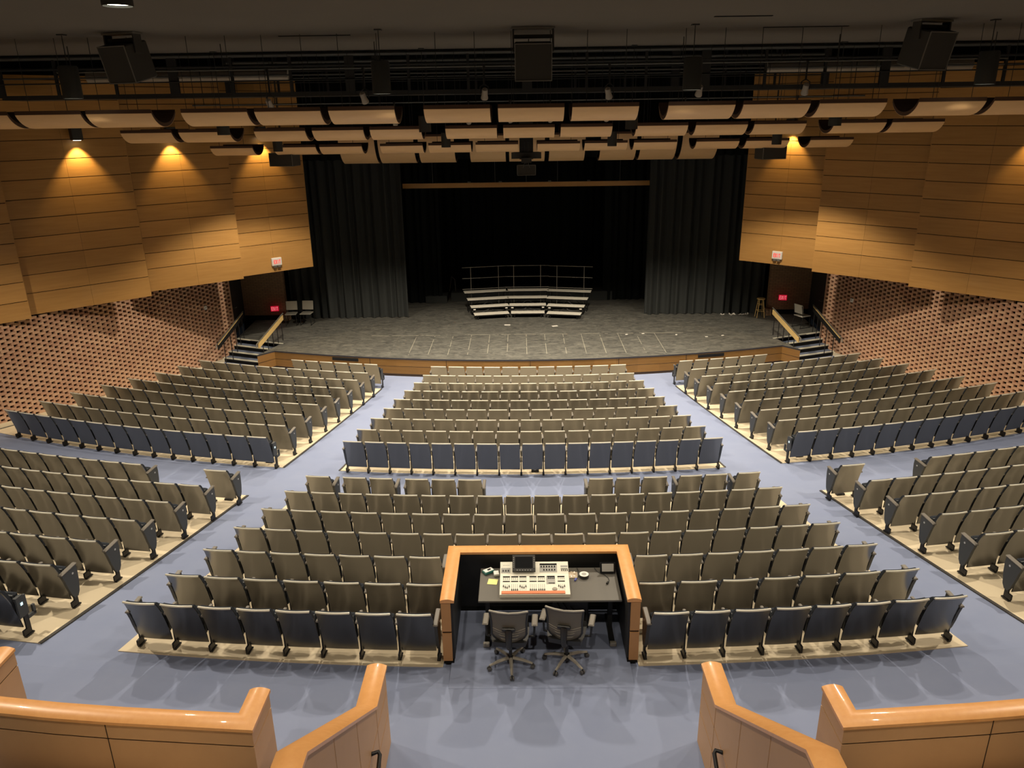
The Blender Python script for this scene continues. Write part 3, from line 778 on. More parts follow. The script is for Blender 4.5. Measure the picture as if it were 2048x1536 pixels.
# ------------------------------------------------------------------ acoustic clouds
def cloud(x0, y, z, w=1.215, depth=1.05, sag=.36, tilt=0, name='acoustic_cloud', label=None, group=None, parts=True):
    t=thing(name,label,'reflector panel',(x0+w/2,y,z),0,group)
    N=14; th=.028; rows=[];rb=[]
    for i in range(N+1):
        s=i/N; ang=-pi*.36+s*pi*.72
        yy=depth/2+depth/2*sin(ang)/sin(pi*.36); zz=-sag*(cos(ang)-cos(pi*.36))/(1-cos(pi*.36))
        if tilt: yy,zz = yy*cos(tilt)-zz*sin(tilt), yy*sin(tilt)+zz*cos(tilt)
        rows.append([(-w/2,yy,zz),(w/2,yy,zz)]); rb.append([(-w/2,yy,zz+th),(w/2,yy,zz+th)])
    obj('panel_face',MB().m('cloud_face',True).sheet([r[::-1] for r in rows],[[(a,b,c+.008) for a,b,c in r[::-1]] for r in rows]),t)
    back=MB().m('cloud_edge'); back.sheet([[(a,b,c+.009) for a,b,c in r[::-1]] for r in rows],[[(a,b,c+.075) for a,b,c in r[::-1]] for r in rows])
    obj('backing',back,t)
    for sx in (-.35,.35): obj('hanger',MB().m('cat_metal').tube([(sx,rows[0][0][1]+.05,rows[0][0][2]+.07),(sx,rows[0][0][1]+.05,11.5-z if y>18.7 else 9.5-z)],.006,4),t)
ROWS=[('front',14.9,8.205,[-12.2,-10.84,-9.48,-8.17,-6.41,-5.06,-3.70,-1.95,-.59,.77,2.52,3.88,5.26,7.05,8.41,9.77],1.05,.24),
      ('second',19.1,7.79,[-9.67,-8.29,-6.49,-5.11,-3.74,-1.95,-.58,.78,2.56,3.96,5.33,7.20,8.55],1.05,.24),
      ('third',22.9,7.28,[-9.05,-7.24,-5.92,-4.18,-2.80,-1.45,.31,1.66,3.06,4.83,6.24,8.05],1.05,.22)]
for rn,y,z,xs,dp,sg_ in ROWS:
    for i,x in enumerate(xs):
        vis=[q for q in xs if q>-10.9 or rn!='front']
        k=xs.index(x)+1
        if k<=len(xs)//2: pos=ORD[k]+' from the left'
        else: pos=(ORD[len(xs)-k+1]+' from the right') if len(xs)-k+1>1 else 'last on the right'
        if k==1: pos='last on the left'
        cloud(x,y,z,1.215,dp,sg_,label='curved wooden reflector, '+pos+' in the '+rn+' row',group='reflectors of the '+rn+' row')
R4=[-6.24,-4.93,-3.58,-1.87,-.55,.80,2.51,3.85,5.22]
for i,x in enumerate(R4):
    k=i+1; pos=('last on the left' if k==1 else ORD[k]+' from the left') if k<=5 else ('last on the right' if k==9 else ORD[10-k]+' from the right')
    cloud(x,26.75,7.42,1.2,1.55,.42,tilt=-.52,label='deep curved wooden reflector, '+pos+' in the row over the stage edge',group='reflectors over the stage edge')

# ------------------------------------------------------------------ catwalks, pipes, fixtures above the clouds
def catwalk(y, z0, lbl, x0=-12.5, x1=12.5, near=True):
    t=thing('catwalk',lbl,'catwalk',(0,y,z0))
    obj('deck',MB().m('cat_metal').box((0,0,0),(x1-x0,1.0,.10)),t)
    for zz,yy,r,mn in ((.42,-.5,.02,'pipe'),(.62,-.5,.035,'cat_metal'),(.86,-.5,.05,'pipe'),(.30,-.55,.015,'cat_metal')):
        obj('pipe',MB().m(mn).tube([(x0,yy,zz),(x1,yy,zz)],r,8),t)
    n=int((x1-x0)/1.35)
    for i in range(n+1):
        x=x0+(x1-x0)*i/n; obj('post',MB().m('cat_metal').box((x,-.5,.9),(.06 if i%3 else .22,.06,1.8)),t)
catwalk(19.9,8.62,'black steel catwalk with pipes right behind the grey ceiling edge')
catwalk(24.6,8.75,'black steel catwalk farther back above the third reflector row',x0=-8.7,x1=8.7)
for y_,z_,w_,zt_,l_ in ((16.6,9.02,9.5,9.5,'thin grey lighting pipe above the front reflector row'),(20.95,8.42,8.6,11.5,'thin grey lighting pipe above the second reflector row')):
    t=thing('lighting_pipe',l_,'pipe',(0,y_,z_)); obj('batten',MB().m('pipe').tube([(-w_,0,0),(w_,0,0)],.018,8),t)
    for k in range(7): obj('hanger',MB().m('cat_metal').tube([(-w_+.3+(2*w_-.6)*k/6,0,.0),(-w_+.3+(2*w_-.6)*k/6,0,zt_-z_)],.01,5),t)
for sg in (-1,1):   # beige ducts near the side walls
    obj('air_duct',MB().m('fixture').tube([(sg*6.2,21.5,9.15),(sg*11.3,21.2,9.15)],.15,12),label='beige air duct high up at the '+('left' if sg<0 else 'right')+' behind the catwalk',cat='duct')
def stage_light(loc, rz, lbl, grp, pitch=35, s=.8, zp=9.0):
    t=thing('stage_light',lbl,'spotlight',loc,rz,grp)
    T=Matrix.Rotation(radians(pitch),4,'X') @ Matrix.Scale(s,4)
    obj('body',MB().m('fixture',True).lathe([(.03,.30),(.075,.26),(.08,.10),(.10,.0),(.095,-.02)],n=14,xf=T),t)
    obj('yoke',MB().m('cat_metal').tube([(-.11*s,0,.1*s),(-.11*s,0,.28*s),(0,0,.36*s),(.11*s,0,.28*s),(.11*s,0,.1*s)],.012,6),t)
    q=zp-loc[2]; obj('clamp',MB().m('cat_metal').box((0,0,(.34*s+q)/2),(.03,.03,q-.34*s+.02)).box((0,0,q),(.05,.06,.06)),t)
wd=['outermost on the left','second from the left','third from the left','third from the right','second from the right','outermost on the right']
for i,(x,z) in enumerate(((-5.25,8.28),(-3.32,8.38),(-.90,8.42),(1.62,8.40),(3.42,8.42),(5.55,8.42))):
    stage_light((x,16.6,z),random.uniform(-.5,.5),'pale theatre spotlight above the front reflector row, '+wd[i],'spotlights over the front row',s=.75)
wd=['outermost left','second from the left','third from the left','second from the right','outermost right']
for i,(x,z) in enumerate(((-3.40,7.88),(-1.50,7.90),(-.42,7.92),(.60,7.92),(2.05,7.92),(4.05,7.95),(6.9,7.98))):
    stage_light((x,20.95,z),random.uniform(-.4,.4),'pale theatre spotlight above the second reflector row, '+(ORD[i+1]+' from the left'),'spotlights over the second row',s=.65,zp=8.42)

# loudspeakers hung from the ceiling
def hung_speaker(loc, rz, size, tilt, lbl, top):
    w,d,h=size; t=thing('loudspeaker',lbl,'loudspeaker',loc,rz)
    T=Matrix.Rotation(tilt,4,'X')
    obj('cabinet',MB().m('speaker_grille').box((0,d/2,0),(w,d,h),xf=T,bev=.02),t)
    fr=MB().m('speaker_trim')
    for sx in (-1,1): fr.box((sx*(w/2-.008),-.004,0),(.016,.014,h),xf=T)
    for sz in (-1,1): fr.box((0,-.004,sz*(h/2-.008)),(w,.014,.016),xf=T)
    obj('grille_frame',fr,t)
    if top:
        y=MB().m('speaker_grille')
        for sx in (-1,1): y.box((sx*(w/2+.02),d*.4,h/2+top*.25),(.03,.16,top*.6+.2))
        y.m('speaker_trim').box((0,d*.4,h/2+top-.02),(w+.1,.2,.03)); y.m('speaker_grille').box((0,d*.4,h/2+top*.45),(w+.06,.05,.06))
        obj('yoke',y,t)
hung_speaker((.05,14.15,8.93),0,(.64,.5,.60),radians(8),'large square loudspeaker hanging from the ceiling centre',.27)
hung_speaker((-7.0,14.0,8.98),radians(-22),(.62,.5,.60),radians(14),'large loudspeaker hanging from the ceiling at the left',.22)
hung_speaker((6.8,14.0,9.0),radians(22),(.62,.5,.60),radians(14),'large loudspeaker hanging from the ceiling at the right',.20)
# three speakers in front of the stage opening
hung_speaker((0,23.6,6.52),0,(.56,.35,.30),radians(0),'small grey loudspeaker under the centre speaker cluster',0)
hung_speaker((-7.18,23.3,6.93),radians(-12),(.74,.5,.38),radians(0),'wide dark loudspeaker at the left top corner of the stage opening',0)
hung_speaker((7.20,23.3,6.94),radians(12),(.74,.5,.38),radians(0),'wide dark loudspeaker at the right top corner of the stage opening',0)
for x in (-7.18,7.2): obj('speaker_hanger',MB().m('cat_metal').tube([(x,23.5,7.12),(x,23.5,11.4)],.02,6),label='black drop pipe holding the '+('left' if x<0 else 'right')+' corner loudspeaker',cat='pipe')
cl=thing('speaker_cluster','black speaker cluster hanging at the centre between the reflectors','loudspeaker',(0,23.55,6.93))
obj('column',MB().m('cat_metal').box((0,.2,.65),(.40,.3,1.5)),cl)
obj('wing',MB().m('cat_metal').prism([(-.44,0),(.44,0),(.36,.3),(-.36,.3)],-.08,.10),cl)
obj('horn',MB().m('speaker_grille').box((0,.0,-.12),(.3,.3,.14)),cl)
for x in (-.05,.05): obj('cable',MB().m('pipe').tube([(x,.03,.4),(x,.03,-.2),(x*2,.03,-.34)],.008,5),cl)

# ------------------------------------------------------------------ house lights
def add_spot(name, parent, loc, rot, power, size, blend, color, r):
    l=bpy.data.lights.new(name,'SPOT'); l.energy=power; l.spot_size=radians(size); l.spot_blend=blend; l.color=color; l.shadow_soft_size=r
    o=bpy.data.objects.new(name,l); COL.objects.link(o); o.parent=parent; o.location=loc; o.rotation_euler=rot; return o
def can(loc, r, h, power, lbl, grp, top, size=125, blend=.35, rotx=0, roty=0):
    t=thing('pendant_light',lbl,'ceiling light',loc,0,grp)
    mb=MB().m('can',True); n=24
    prof=[(r,0),(r,h*.96),(r*.9,h),(.02,h)]; vs=[];fs=[]
    for rr,z in prof+[(r*.93,0),(r*.93,.05)]:
        for k in range(n): vs.append((rr*cos(2*pi*k/n),rr*sin(2*pi*k/n),z))
    for i in range(3):
        for k in range(n): fs.append([i*n+k,i*n+(k+1)%n,(i+1)*n+(k+1)%n,(i+1)*n+k])
    for k in range(n): fs.append([4*n+k,4*n+(k+1)%n,(k+1)%n,k]); fs.append([5*n+k,5*n+(k+1)%n,4*n+(k+1)%n,4*n+k])
    mb.add(vs,fs); obj('housing',mb,t)
    obj('lens',MB().m('lamp_lens').lathe([(r*.8,.022),(r*.8,.028)],n=24),t)
    if top-h>.02: obj('stem',MB().m('cat_metal').tube([(0,0,h*.99),(0,0,top)],.008,6).box((0,0,top-.01),(.12,.12,.02)),t)
    add_spot('lamp',t,(0,0,-.02),(rotx,roty,0),power,size,blend,WARM,.07)
    return t
nm4=['far left','centre left','centre right','far right']
for i,(x,z) in enumerate(((-8.66,8.50),(-2.80,8.50),(3.02,8.49),(8.47,8.51))):
    can((x*.925,14.3,z-.03),.16,.53,LW['B'],'black cylinder pendant light below the ceiling, '+nm4[i],'large pendant lights',9.53-z,size=128)
for i,(x,z) in enumerate(((-6.97,7.74),(-2.35,7.74),(2.35,7.74),(6.95,7.75))):
    can((x,18.45,z),.14,.36,LW['C']*(.6 if abs(x)>5 else 1),'black pendant light hanging between the first two reflector rows, '+nm4[i],'pendants of the second row',9.5-z,size=100)
for i,(x,z) in enumerate(((-6.94,7.20),(-2.24,7.25),(2.37,7.22),(6.92,7.20))):
    can((x,22.35,z),.13,.40,LW['D']*(.45 if abs(x)>5 else 1),'black pendant light in front of the third reflector row, '+nm4[i],'pendants of the third row',11.5-z,size=120)
nmA=['left','centre left','centre right','right']
for i,(x,ya) in enumerate(((-4.75,9.62),(-1.6,8.6),(1.6,8.6),(4.75,8.9))):
    can((x,ya,9.33),.17,.17,LW['A'],'round ceiling light above the rear rows, '+nmA[i],'ceiling lights above the rear rows',.17,size=112)
for i,x in enumerate((-10.5,10.5)):
    can((x,10.5,9.3),.17,.2,LW['S'],'round ceiling light near the '+('left' if x<0 else 'right')+' side wall','ceiling lights above the rear rows',.2,size=134,blend=.25)
for i,x in enumerate((-4.2,0,4.2)):
    can((x,3.0,9.3),.17,.2,LW['T'],'round ceiling light above the upper tier, '+['left','centre','right'][i],'ceiling lights above the upper tier',.2)
# wall washers
def washer(loc, rz, lbl, tilt):
    t=thing('wall_washer',lbl,'wall light',loc,rz)
    obj('housing',MB().m('can').box((0,0,.17),(.26,.24,.32),bev=.01),t)
    obj('lens',MB().m('lamp_lens').box((0,0,.004),(.16,.14,.006)),t)
    obj('bracket',MB().m('cat_metal').box((0,.16,.2),(.05,.14,.05)),t)
    add_spot('lamp',t,(0,0,-.03),(tilt,0,0),LW['wash'],82,.6,AMBER,.04)
def wash_on(sg, fi, frac, z, off, lbl, tilt=12):
    p,q,_,_=FAC[sg][fi]; a=Vector(p); b=Vector(q); d=(b-a).normalized(); n=Vector((-d.y,d.x))
    if n.x*sg<0: n=-n
    c=a+(b-a)*frac-n*(off-.18)
    washer((c.x,c.y,z), atan2(n.y,n.x)-pi/2, lbl, radians(tilt))
wash_on(-1,2,.60,7.60,.40,'black wall washer on the left wall, farthest from the stage')
wash_on(-1,1,.42,7.55,.40,'black wall washer on the left wall, behind the reflectors')
wash_on(-1,0,.43,7.50,.40,'black wall washer on the left wall, nearest the stage')
wash_on(1,2,.14,7.70,.40,'black wall washer on the right wall, farthest from the stage')
wash_on(1,0,.43,7.50,.40,'black wall washer on the right wall, nearest the stage')

# ------------------------------------------------------------------ mixing booth
def cap_profile(hw, rise=.03, th=.035):
    pts=[(-hw,-th),(-hw,0)]
    for k in range(1,8): u=-1+2*k/8; pts.append((hw*u, rise*(1-u*u)))
    pts+=[(hw,0),(hw,-th)]
    return pts
bt=thing('mixing_booth','U-shaped wood and black mixing booth among the rear centre seats','booth',(0,8.1,1.43))
cb=MB().m('cherry_cap',True).sweep(cap_profile(.088,.022), [(-1.17,.03,.965),(-1.17,1.24,.965),(1.17,1.24,.965),(1.17,.03,.965)]); obj('cap_rail',cb,bt)
obj('inner_wall',MB().m('desk_black').box((-1.115,.63,.50),(.03,1.14,.86)).box((1.115,.63,.50),(.03,1.14,.86)).box((0,1.185,.50),(2.2,.03,.86)),bt)
ow=MB().m('booth_panel')
for sx in (-1,1):
    ow.box((sx*1.19,.64,.71),(.12,1.20,.42)); ow.box((sx*1.19,.64,.26),(.12,1.20,.42))
ow.box((0,1.26,.71),(2.5,.12,.42)); ow.box((0,1.26,.22),(2.5,.12,.50)); obj('outer_wall',ow,bt)
obj('reveal',MB().m('reveal').box((-1.19,.64,.485),(.11,1.17,.04)).box((1.19,.64,.485),(.11,1.17,.04)).box((0,1.25,.485),(2.4,.11,.04)),bt)
obj('kick_base',MB().m('black').box((-1.18,.64,.025),(.13,1.16,.06)).box((1.18,.64,.025),(.13,1.16,.06)).box((0,1.23,-.05),(2.4,.13,.25)),bt)
dk=thing('booth_desk','dark grey desk with black frame inside the mixing booth','desk',(.13,8.81,1.43))
obj('desk_top',MB().m('desk_top').box((0,0,.735),(1.86,.76,.028),bev=.004),dk)
obj('modesty_panel',MB().m('desk_black').box((0,.30,.50),(1.7,.02,.40)),dk)
obj('apron',MB().m('desk_black').box((0,-.26,.69),(1.72,.04,.05)),dk)
for sx in (-1,1):
    l=obj('leg',MB().m('desk_black').box((sx*.83,.04,.37),(.06,.10,.68)).box((sx*.83,-.02,.03),(.07,.64,.05)),dk)
    obj('foot_cap',MB().m('chair_bright').box((sx*.84,-.33,.035),(.085,.05,.06),bev=.006),l)
obj('desk_label',MB().m('label_glow').box((.60,-.285,.688),(.17,.004,.022)),dk,label='small bright label strip')
rk=thing('equipment_rack','black equipment rack with cables standing under the booth desk','rack',(.42,9.02,1.43))
obj('cabinet',MB().m('desk_black').box((0,0,.3),(.5,.34,.6),bev=.01),rk)
obj('front_panel',MB().m('knob').box((0,-.175,.3),(.46,.01,.54)),rk)
for i in range(4): obj('cable',MB().m('black').tube([(-.2+.1*i,-.2,.5-.06*i),(-.1+.1*i,-.24,.3),(-.25+.15*i,-.22,.02)],.008,5),rk)

# mixing console
mc=thing('mixing_console','white digital mixing console with black screen and orange wrist rest on the booth desk','mixer',(-.063,8.81,2.180))
W_=.92; D_=.60
side=[(-.31,0),(-.31,.045),(-.05,.065),(.10,.085),(.29,.155),(.29,0)]
def extrude_x(mb, prof, x0, x1):
    n=len(prof); vs=[(x0,y,z) for y,z in prof]+[(x1,y,z) for y,z in prof]
    mb.add(vs,[list(range(n)),[2*n-1-i for i in range(n)]]+[[i,n+i,n+(i+1)%n,(i+1)%n] for i in range(n)]); return mb
def deck(y):
    pts=[(-.31,.045),(-.05,.065),(.10,.085),(.29,.155)]
    for (a,b),(c,d) in zip(pts,pts[1:]):
        if y<=c: return b+(d-b)*(y-a)/(c-a)
    return .155
obj('body',extrude_x(MB().m('console_white'),side,-W_/2,W_/2),mc)
obj('base',MB().m('knob').box((0,-.01,-.002),(W_-.02,D_-.04,.02)),mc)
def plate(mb, x, y, w, d, h=.004):   # thin plate following the deck
    mb.add([(x-w/2,y-d/2,deck(y-d/2)+.0005),(x+w/2,y-d/2,deck(y-d/2)+.0005),(x+w/2,y+d/2,deck(y+d/2)+.0005),(x-w/2,y+d/2,deck(y+d/2)+.0005),
            (x-w/2,y-d/2,deck(y-d/2)+h),(x+w/2,y-d/2,deck(y-d/2)+h),(x+w/2,y+d/2,deck(y+d/2)+h),(x-w/2,y+d/2,deck(y+d/2)+h)],
           [[3,2,1,0],[4,5,6,7],[0,1,5,4],[1,2,6,5],[2,3,7,6],[3,0,4,7]]); return mb
px=lambda v:(v-632)/628*W_-W_/2+0     # console-front fractions measured on the photo to metres
wr=MB().m('console_orange'); plate(wr,0-.02,-.275,.83,.05,.012); obj('wrist_rest',wr,mc,label='orange wrist rest')
groups=[-.375,-.265,-.155,-.02,.09,.355]
for gi,gx in enumerate(groups):
    f=MB().m('console_grey')
    for k in range(4): plate(f,gx-.037+k*.025,-.165,.005,.13,.002)
    o=obj('fader_bank',f,mc)
    kn=MB().m('knob')
    for k in range(4):
        yy=-.165+([.02,.0,-.01,.015][k] if gi in(0,2,5) else -.055); plate(kn,gx-.037+k*.025,yy,.013,.022,.014)
    obj('fader_caps',kn,o)
    s=MB().m('screen_black'); plate(s,gx,-.045,.095,.018,.003); plate(s,gx,.045,.095,.022,.003); obj('scribble_strip',s,mc)
    bt_=MB().m('console_grey')
    for k in range(4):
        for r in range(2): plate(bt_,gx-.037+k*.025,-.005+r*.022,.012,.010,.004)
    obj('button_row',bt_,mc)
p=MB().m('console_grey'); plate(p,.215,-.02,.115,.16,.003); o=obj('control_panel',p,mc)
s=MB().m('screen_black'); plate(s,.22,.045,.10,.022,.006); plate(s,.225,-.085,.085,.012,.006); obj('panel_display',s,o)
kn=MB().m('knob')
for k in range(4): plate(kn,.185+k*.025,.01,.014,.014,.016)
obj('panel_knobs',kn,o)
obj('jog_wheel',MB().m('mesh_rib').lathe([(.032,0),(.034,.008),(.028,.013)],c=(.262,-.205,deck(-.205)),n=20),mc)
p=MB().m('console_grey'); plate(p,.19,.19,.235,.13,.003); o=obj('control_panel',p,mc)
s=MB().m('screen_black'); plate(s,.19,.245,.23,.022,.006)
for k in range(6):
    plate(s,.095+k*.036,.205,.016,.016,.014)
    if k: plate(s,.095+k*.036,.155,.016,.016,.014)
obj('panel_knobs',s,o)
p=MB().m('console_grey'); plate(p,-.385,.155,.125,.075,.003); o=obj('control_panel',p,mc)
s=MB().m('knob')
for k in range(3): plate(s,-.42+k*.035,.145,.016,.016,.014)
obj('panel_knobs',s,o)
p=MB().m('console_grey'); plate(p,.405,.215,.095,.03,.002); o=obj('control_panel',p,mc)
s=MB().m('knob'); plate(s,.405,.175,.095,.008,.005)
for k in range(4): plate(s,.37+k*.025,.15,.012,.012,.012)
obj('panel_knobs',s,o)
sc=MB().m('knob'); T=Matrix.Translation((-.14,.20,.185)) @ Matrix.Rotation(radians(38),4,'X')
sc.box((0,0,0),(.31,.235,.035),xf=T,bev=.006); o=obj('screen_housing',sc,mc,label='raised black screen')
obj('display',MB().m('screen_black').box((0,.01,.0185),(.235,.16,.003),xf=T),o)
bb=MB().m('console_grey')
for k in range(6): bb.box((-.09+k*.036,-.098,.0195),(.014,.010,.006),xf=T)
for k in range(6):
    for sx in (-1,1): bb.box((sx*.138,-.055+k*.026,.0195),(.010,.010,.006),xf=T)
obj('screen_buttons',bb,o)
# brand strip on the console is only a pale smudge: kept as faint bars
p=MB().m('console_grey')
for k,wv in enumerate((.014,.010,.012,.010,.012)): plate(p,-.415+k*.018,.235,wv,.008,.001)
obj('printed_mark',p,mc)

# small things on the desk
DZ=2.180
r=thing('field_recorder','small teal and white device at the left end of the booth desk','device',(-.69,9.08,DZ),radians(35))
obj('case',MB().m('teal').box((0,0,.022),(.15,.09,.04),bev=.006),r); obj('face',MB().m('white_plastic').box((0,0,.044),(.13,.075,.004)),r); obj('window',MB().m('screen_black').box((.01,0,.047),(.05,.03,.003)),r)
r=thing('wireless_pack','small pale grey box next to the mixing console','device',(-.58,9.02,DZ),radians(8))
obj('case',MB().m('console_grey').box((0,0,.02),(.075,.10,.035),bev=.008),r); obj('lid',MB().m('white_plastic').box((0,0,.039),(.065,.09,.004)),r)
obj('sticky_note',MB().m('note').box((0,0,.0015),(.13,.125,.003)),loc=(-.625,8.86,DZ-.012),rz=radians(-8),label='yellow sticky note on the desk left of the console',cat='paper')
bpy.data.objects['sticky_note'].location.z = 2.180
r=thing('tape_roll','white-topped roll of black tape right of the mixing console','tape',(.61,8.96,DZ))
obj('roll',MB().m('knob',False).lathe([(.066,0),(.066,.045)],n=24),r); obj('side_face',MB().m('tape_white').lathe([(.063,.045),(.063,.047)],n=24),r); obj('core',MB().m('console_grey').lathe([(.032,.047),(.032,.049)],n=20),r)
r=thing('touch_tablet','small touch screen on a stand at the right end of the desk','tablet',(.94,9.06,DZ))
T=Matrix.Translation((0,0,.075)) @ Matrix.Rotation(radians(-25),4,'X')
obj('housing',MB().m('screen_black').box((0,0,0),(.21,.02,.15),xf=T,bev=.005),r); obj('display',MB().m('lcd').box((0,-.0105,.005),(.16,.003,.105),xf=T),r)
obj('foot',MB().m('desk_black').box((0,.03,.006),(.15,.11,.012)),r)
def cable(pts,lbl,plug=None):
    r=thing('loose_cable',lbl,'cable',(0,0,DZ+.006)); 
    obj('cord',MB().m('knob').tube([(x,y,0) for x,y in pts],.005,6),r)
    if plug: obj('plug',MB().m(plug).tube([(pts[-1][0],pts[-1][1],.008),(pts[-1][0]-.02,pts[-1][1]-.04,.008)],.014,8),r)
cable([(.53,9.17),(.545,9.08),(.545,9.0),(.52,8.94),(.50,8.90)],'thin cable with blue plug between console and tape roll','blue_plug')
cable([(.77,9.17),(.79,9.10),(.83,9.05),(.89,9.0),(.935,8.93),(.94,8.87),(.92,8.82)],'black cable curling down from the touch screen','knob')
pb=MB().m('bag_plastic',True); n=7; rn=random.Random(2)
pts=[[(-.07+.14*i/n,-.07+.14*j/n,.002+.03*rn.random()*(1 if 0<i<n and 0<j<n else .1)) for i in range(n+1)] for j in range(n+1)]
pb.sheet([[(a,b,c+.004) for a,b,c in q] for q in pts],[[(a,b,.001) for a,b,c in q] for q in pts]); obj('plastic_bag',pb,loc=(.455,9.0,DZ),label='crumpled clear plastic bag against the right side of the console',cat='bag')

# office chairs
def office_chair(loc, rz, base_rot, lbl):
    t=thing('office_chair',lbl,'chair',loc,rz,None)
    ba=MB().m('chair_plastic'); 
    b=obj('base',MB().m('chair_plastic').lathe([(.045,.05),(.05,.10),(.035,.13)],n=14),t)
    for k in range(5):
        a=base_rot+k*2*pi/5; ex=(.29*cos(a),.29*sin(a))
        obj('base_arm',MB().m('chair_bright').tube([(.03*cos(a),.03*sin(a),.115),(.16*cos(a),.16*sin(a),.105),(ex[0],ex[1],.075)],.02,6,taper=[.026,.022,.015]),b)
        w=MB().m('caster',True)
        for q in (-1,1):
            T=Matrix.Translation((ex[0]-q*.016*sin(a),ex[1]+q*.016*cos(a),.030)) @ Matrix.Rotation(a,4,'Z') @ Matrix.Rotation(pi/2,4,'X')
            w.lathe([(.02,-.012),(.029,-.006),(.029,.006),(.02,.012)],n=12,xf=T)
        w.m('chair_plastic').tube([(ex[0],ex[1],.03),(ex[0],ex[1],.08)],.009,6); obj('caster',w,b)
    obj('gas_lift',MB().m('knob').tube([(0,0,.12),(0,0,.40)],.022,10),t)
    obj('mechanism',MB().m('chair_plastic').box((0,0,.405),(.18,.24,.05),bev=.01),t)
    sg=[]; 
    rows=[]
    for j in range(7):
        v=-1+2*j/6; rows.append([((.24-.03*abs(v)**3)*u, .02+.23*v, .47-.025*(1 if v>.8 else 0)+.012*u*u) for u in (-1,-.66,-.33,0,.33,.66,1)])
    obj('seat',MB().m('chair_plastic',True).sheet([[(x,y,z+.03) for x,y,z in r][::1] for r in rows],[[(x*.95,y,z-.035) for x,y,z in r] for r in rows]),t)
    # backrest: mesh in a frame, seen from behind (local -y is the rear)
    zs=[.50,.55,.62,.70,.80,.90,.98]; wd_=[.13,.19,.215,.215,.215,.225,.235]
    def bk(z): return -.23-.06*((z-.6)/.4)**2+ (.03 if z<.6 else 0)
    g=[[(w*u,bk(z)+.05*u*u,z) for u in (-1,-.6,-.2,.2,.6,1)] for z,w in zip(zs,wd_)]
    bb=obj('backrest',MB().m('mesh_fabric',True).sheet(g,[[(x,y+.012,z) for x,y,z in r] for r in g]),t)
    loop=[(-w,bk(z)+.05,z) for z,w in zip(zs,wd_)]+[(0,bk(.985),.985+.005)]+[(w,bk(z)+.05,z) for z,w in zip(zs[::-1],wd_[::-1])]+[(0,bk(.5)+.02,.475),(-.13,bk(.5)+.05,.5)]
    obj('back_frame',MB().m('chair_plastic',True).tube(loop,.014,8),bb)
    obj('top_band',MB().m('chair_bright',True).tube([(.235*u,bk(.98)+.05*u*u-.005,.990) for u in (-1,-.5,0,.5,1)],.013,8),bb,label='bright top edge of the back')
    rb=MB().m('mesh_rib')
    for i in range(5):
        z=.54+.035*i; rb.tube([((.17+.01*i)*u,bk(z)+.05*u*u-.004,z+.03*u*u) for u in (-1,-.5,0,.5,1)],.0045,5)
    obj('rib',rb,bb)
    sp=MB().m('chair_plastic',True); sp.tube([(0,-.05,.40),(0,-.20,.42),(0,-.29,.52),(0,-.27,.68),(0,-.25,.72)],.03,8,taper=[.03,.035,.035,.045,.05]); obj('back_support',sp,t)
    obj('lumbar_pad',MB().m('chair_plastic').box((0,-.262,.735),(.17,.03,.05),bev=.012),t)
    for sx in (-1,1):
        a=obj('armrest',MB().m('chair_plastic').tube([(sx*.22,.03,.42),(sx*.30,.03,.43),(sx*.31,.03,.64)],.016,8),t)
        obj('arm_pad',MB().m('arm_top').box((sx*.31,.05,.655),(.075,.24,.028),bev=.012),a)
office_chair((-.385,8.12,1.43),radians(-3),radians(205),'black mesh office chair at the left of the booth desk')
office_chair((.335,8.16,1.43),radians(-12),radians(250),'black mesh office chair at the right of the booth desk')

# small floor boxes beneath row ends
for i,(R,a,l) in enumerate(((36.1,.12,'behind the back row of the front centre block'),(36.0,-9.75,'at the aisle corner of the front left block'),(35.95,9.95,'at the aisle corner of the front right block'),(38.25,-9.35,'beneath the lone aisle seat of the rear left block'),(38.25,9.35,'beneath the lone aisle seat of the rear right block'))):
    x,y,z=pol(R,a,.012); r=thing('floor_box','small black floor box '+l,'floor box',(x,y,z),radians(a))
    obj('lid',MB().m('steel_dark').box((0,0,.022),(.17,.09,.044),bev=.008),r); obj('socket',MB().m('knob').box((.04,-.046,.02),(.05,.006,.02)),r)

# ------------------------------------------------------------------ foreground walls of the upper tier
TZ=2.46
def cap_wall(name, lbl, path, hw, zcap, z0, splits, door=None):
    """path: plan polyline; level wall with rounded cap, a groove below it and vertical joints"""
    t=thing(name,lbl,'wall',(0,0,0))
    obj('cap_rail',MB().m('cherry_cap',True).sweep(cap_profile(hw,.03),[(x,y,zcap) for x,y in path]),t)
    hb=hw-.02
    obj('upper_panel',MB().m('cherry_panel').sweep([(-hb,-.22),(-hb,-.035),(hb,-.035),(hb,-.22)],[(x,y,zcap) for x,y in path]),t)
    obj('reveal',MB().m('reveal').sweep([(-hb+.012,-.24),(-hb+.012,-.21),(hb-.012,-.21),(hb-.012,-.24)],[(x,y,zcap) for x,y in path]),t)
    obj('lower_panel',MB().m('cherry_panel').sweep([(-hb,z0-zcap),(-hb,-.24),(hb,-.24),(hb,z0-zcap)],[(x,y,zcap) for x,y in path]),t)
    for (x,y,rz) in splits: obj('joint',MB().m('reveal').box((x,y,(zcap-.04+z0)/2),(.008,hb*2+.008,zcap-.04-z0),rz=rz),t)
    return t
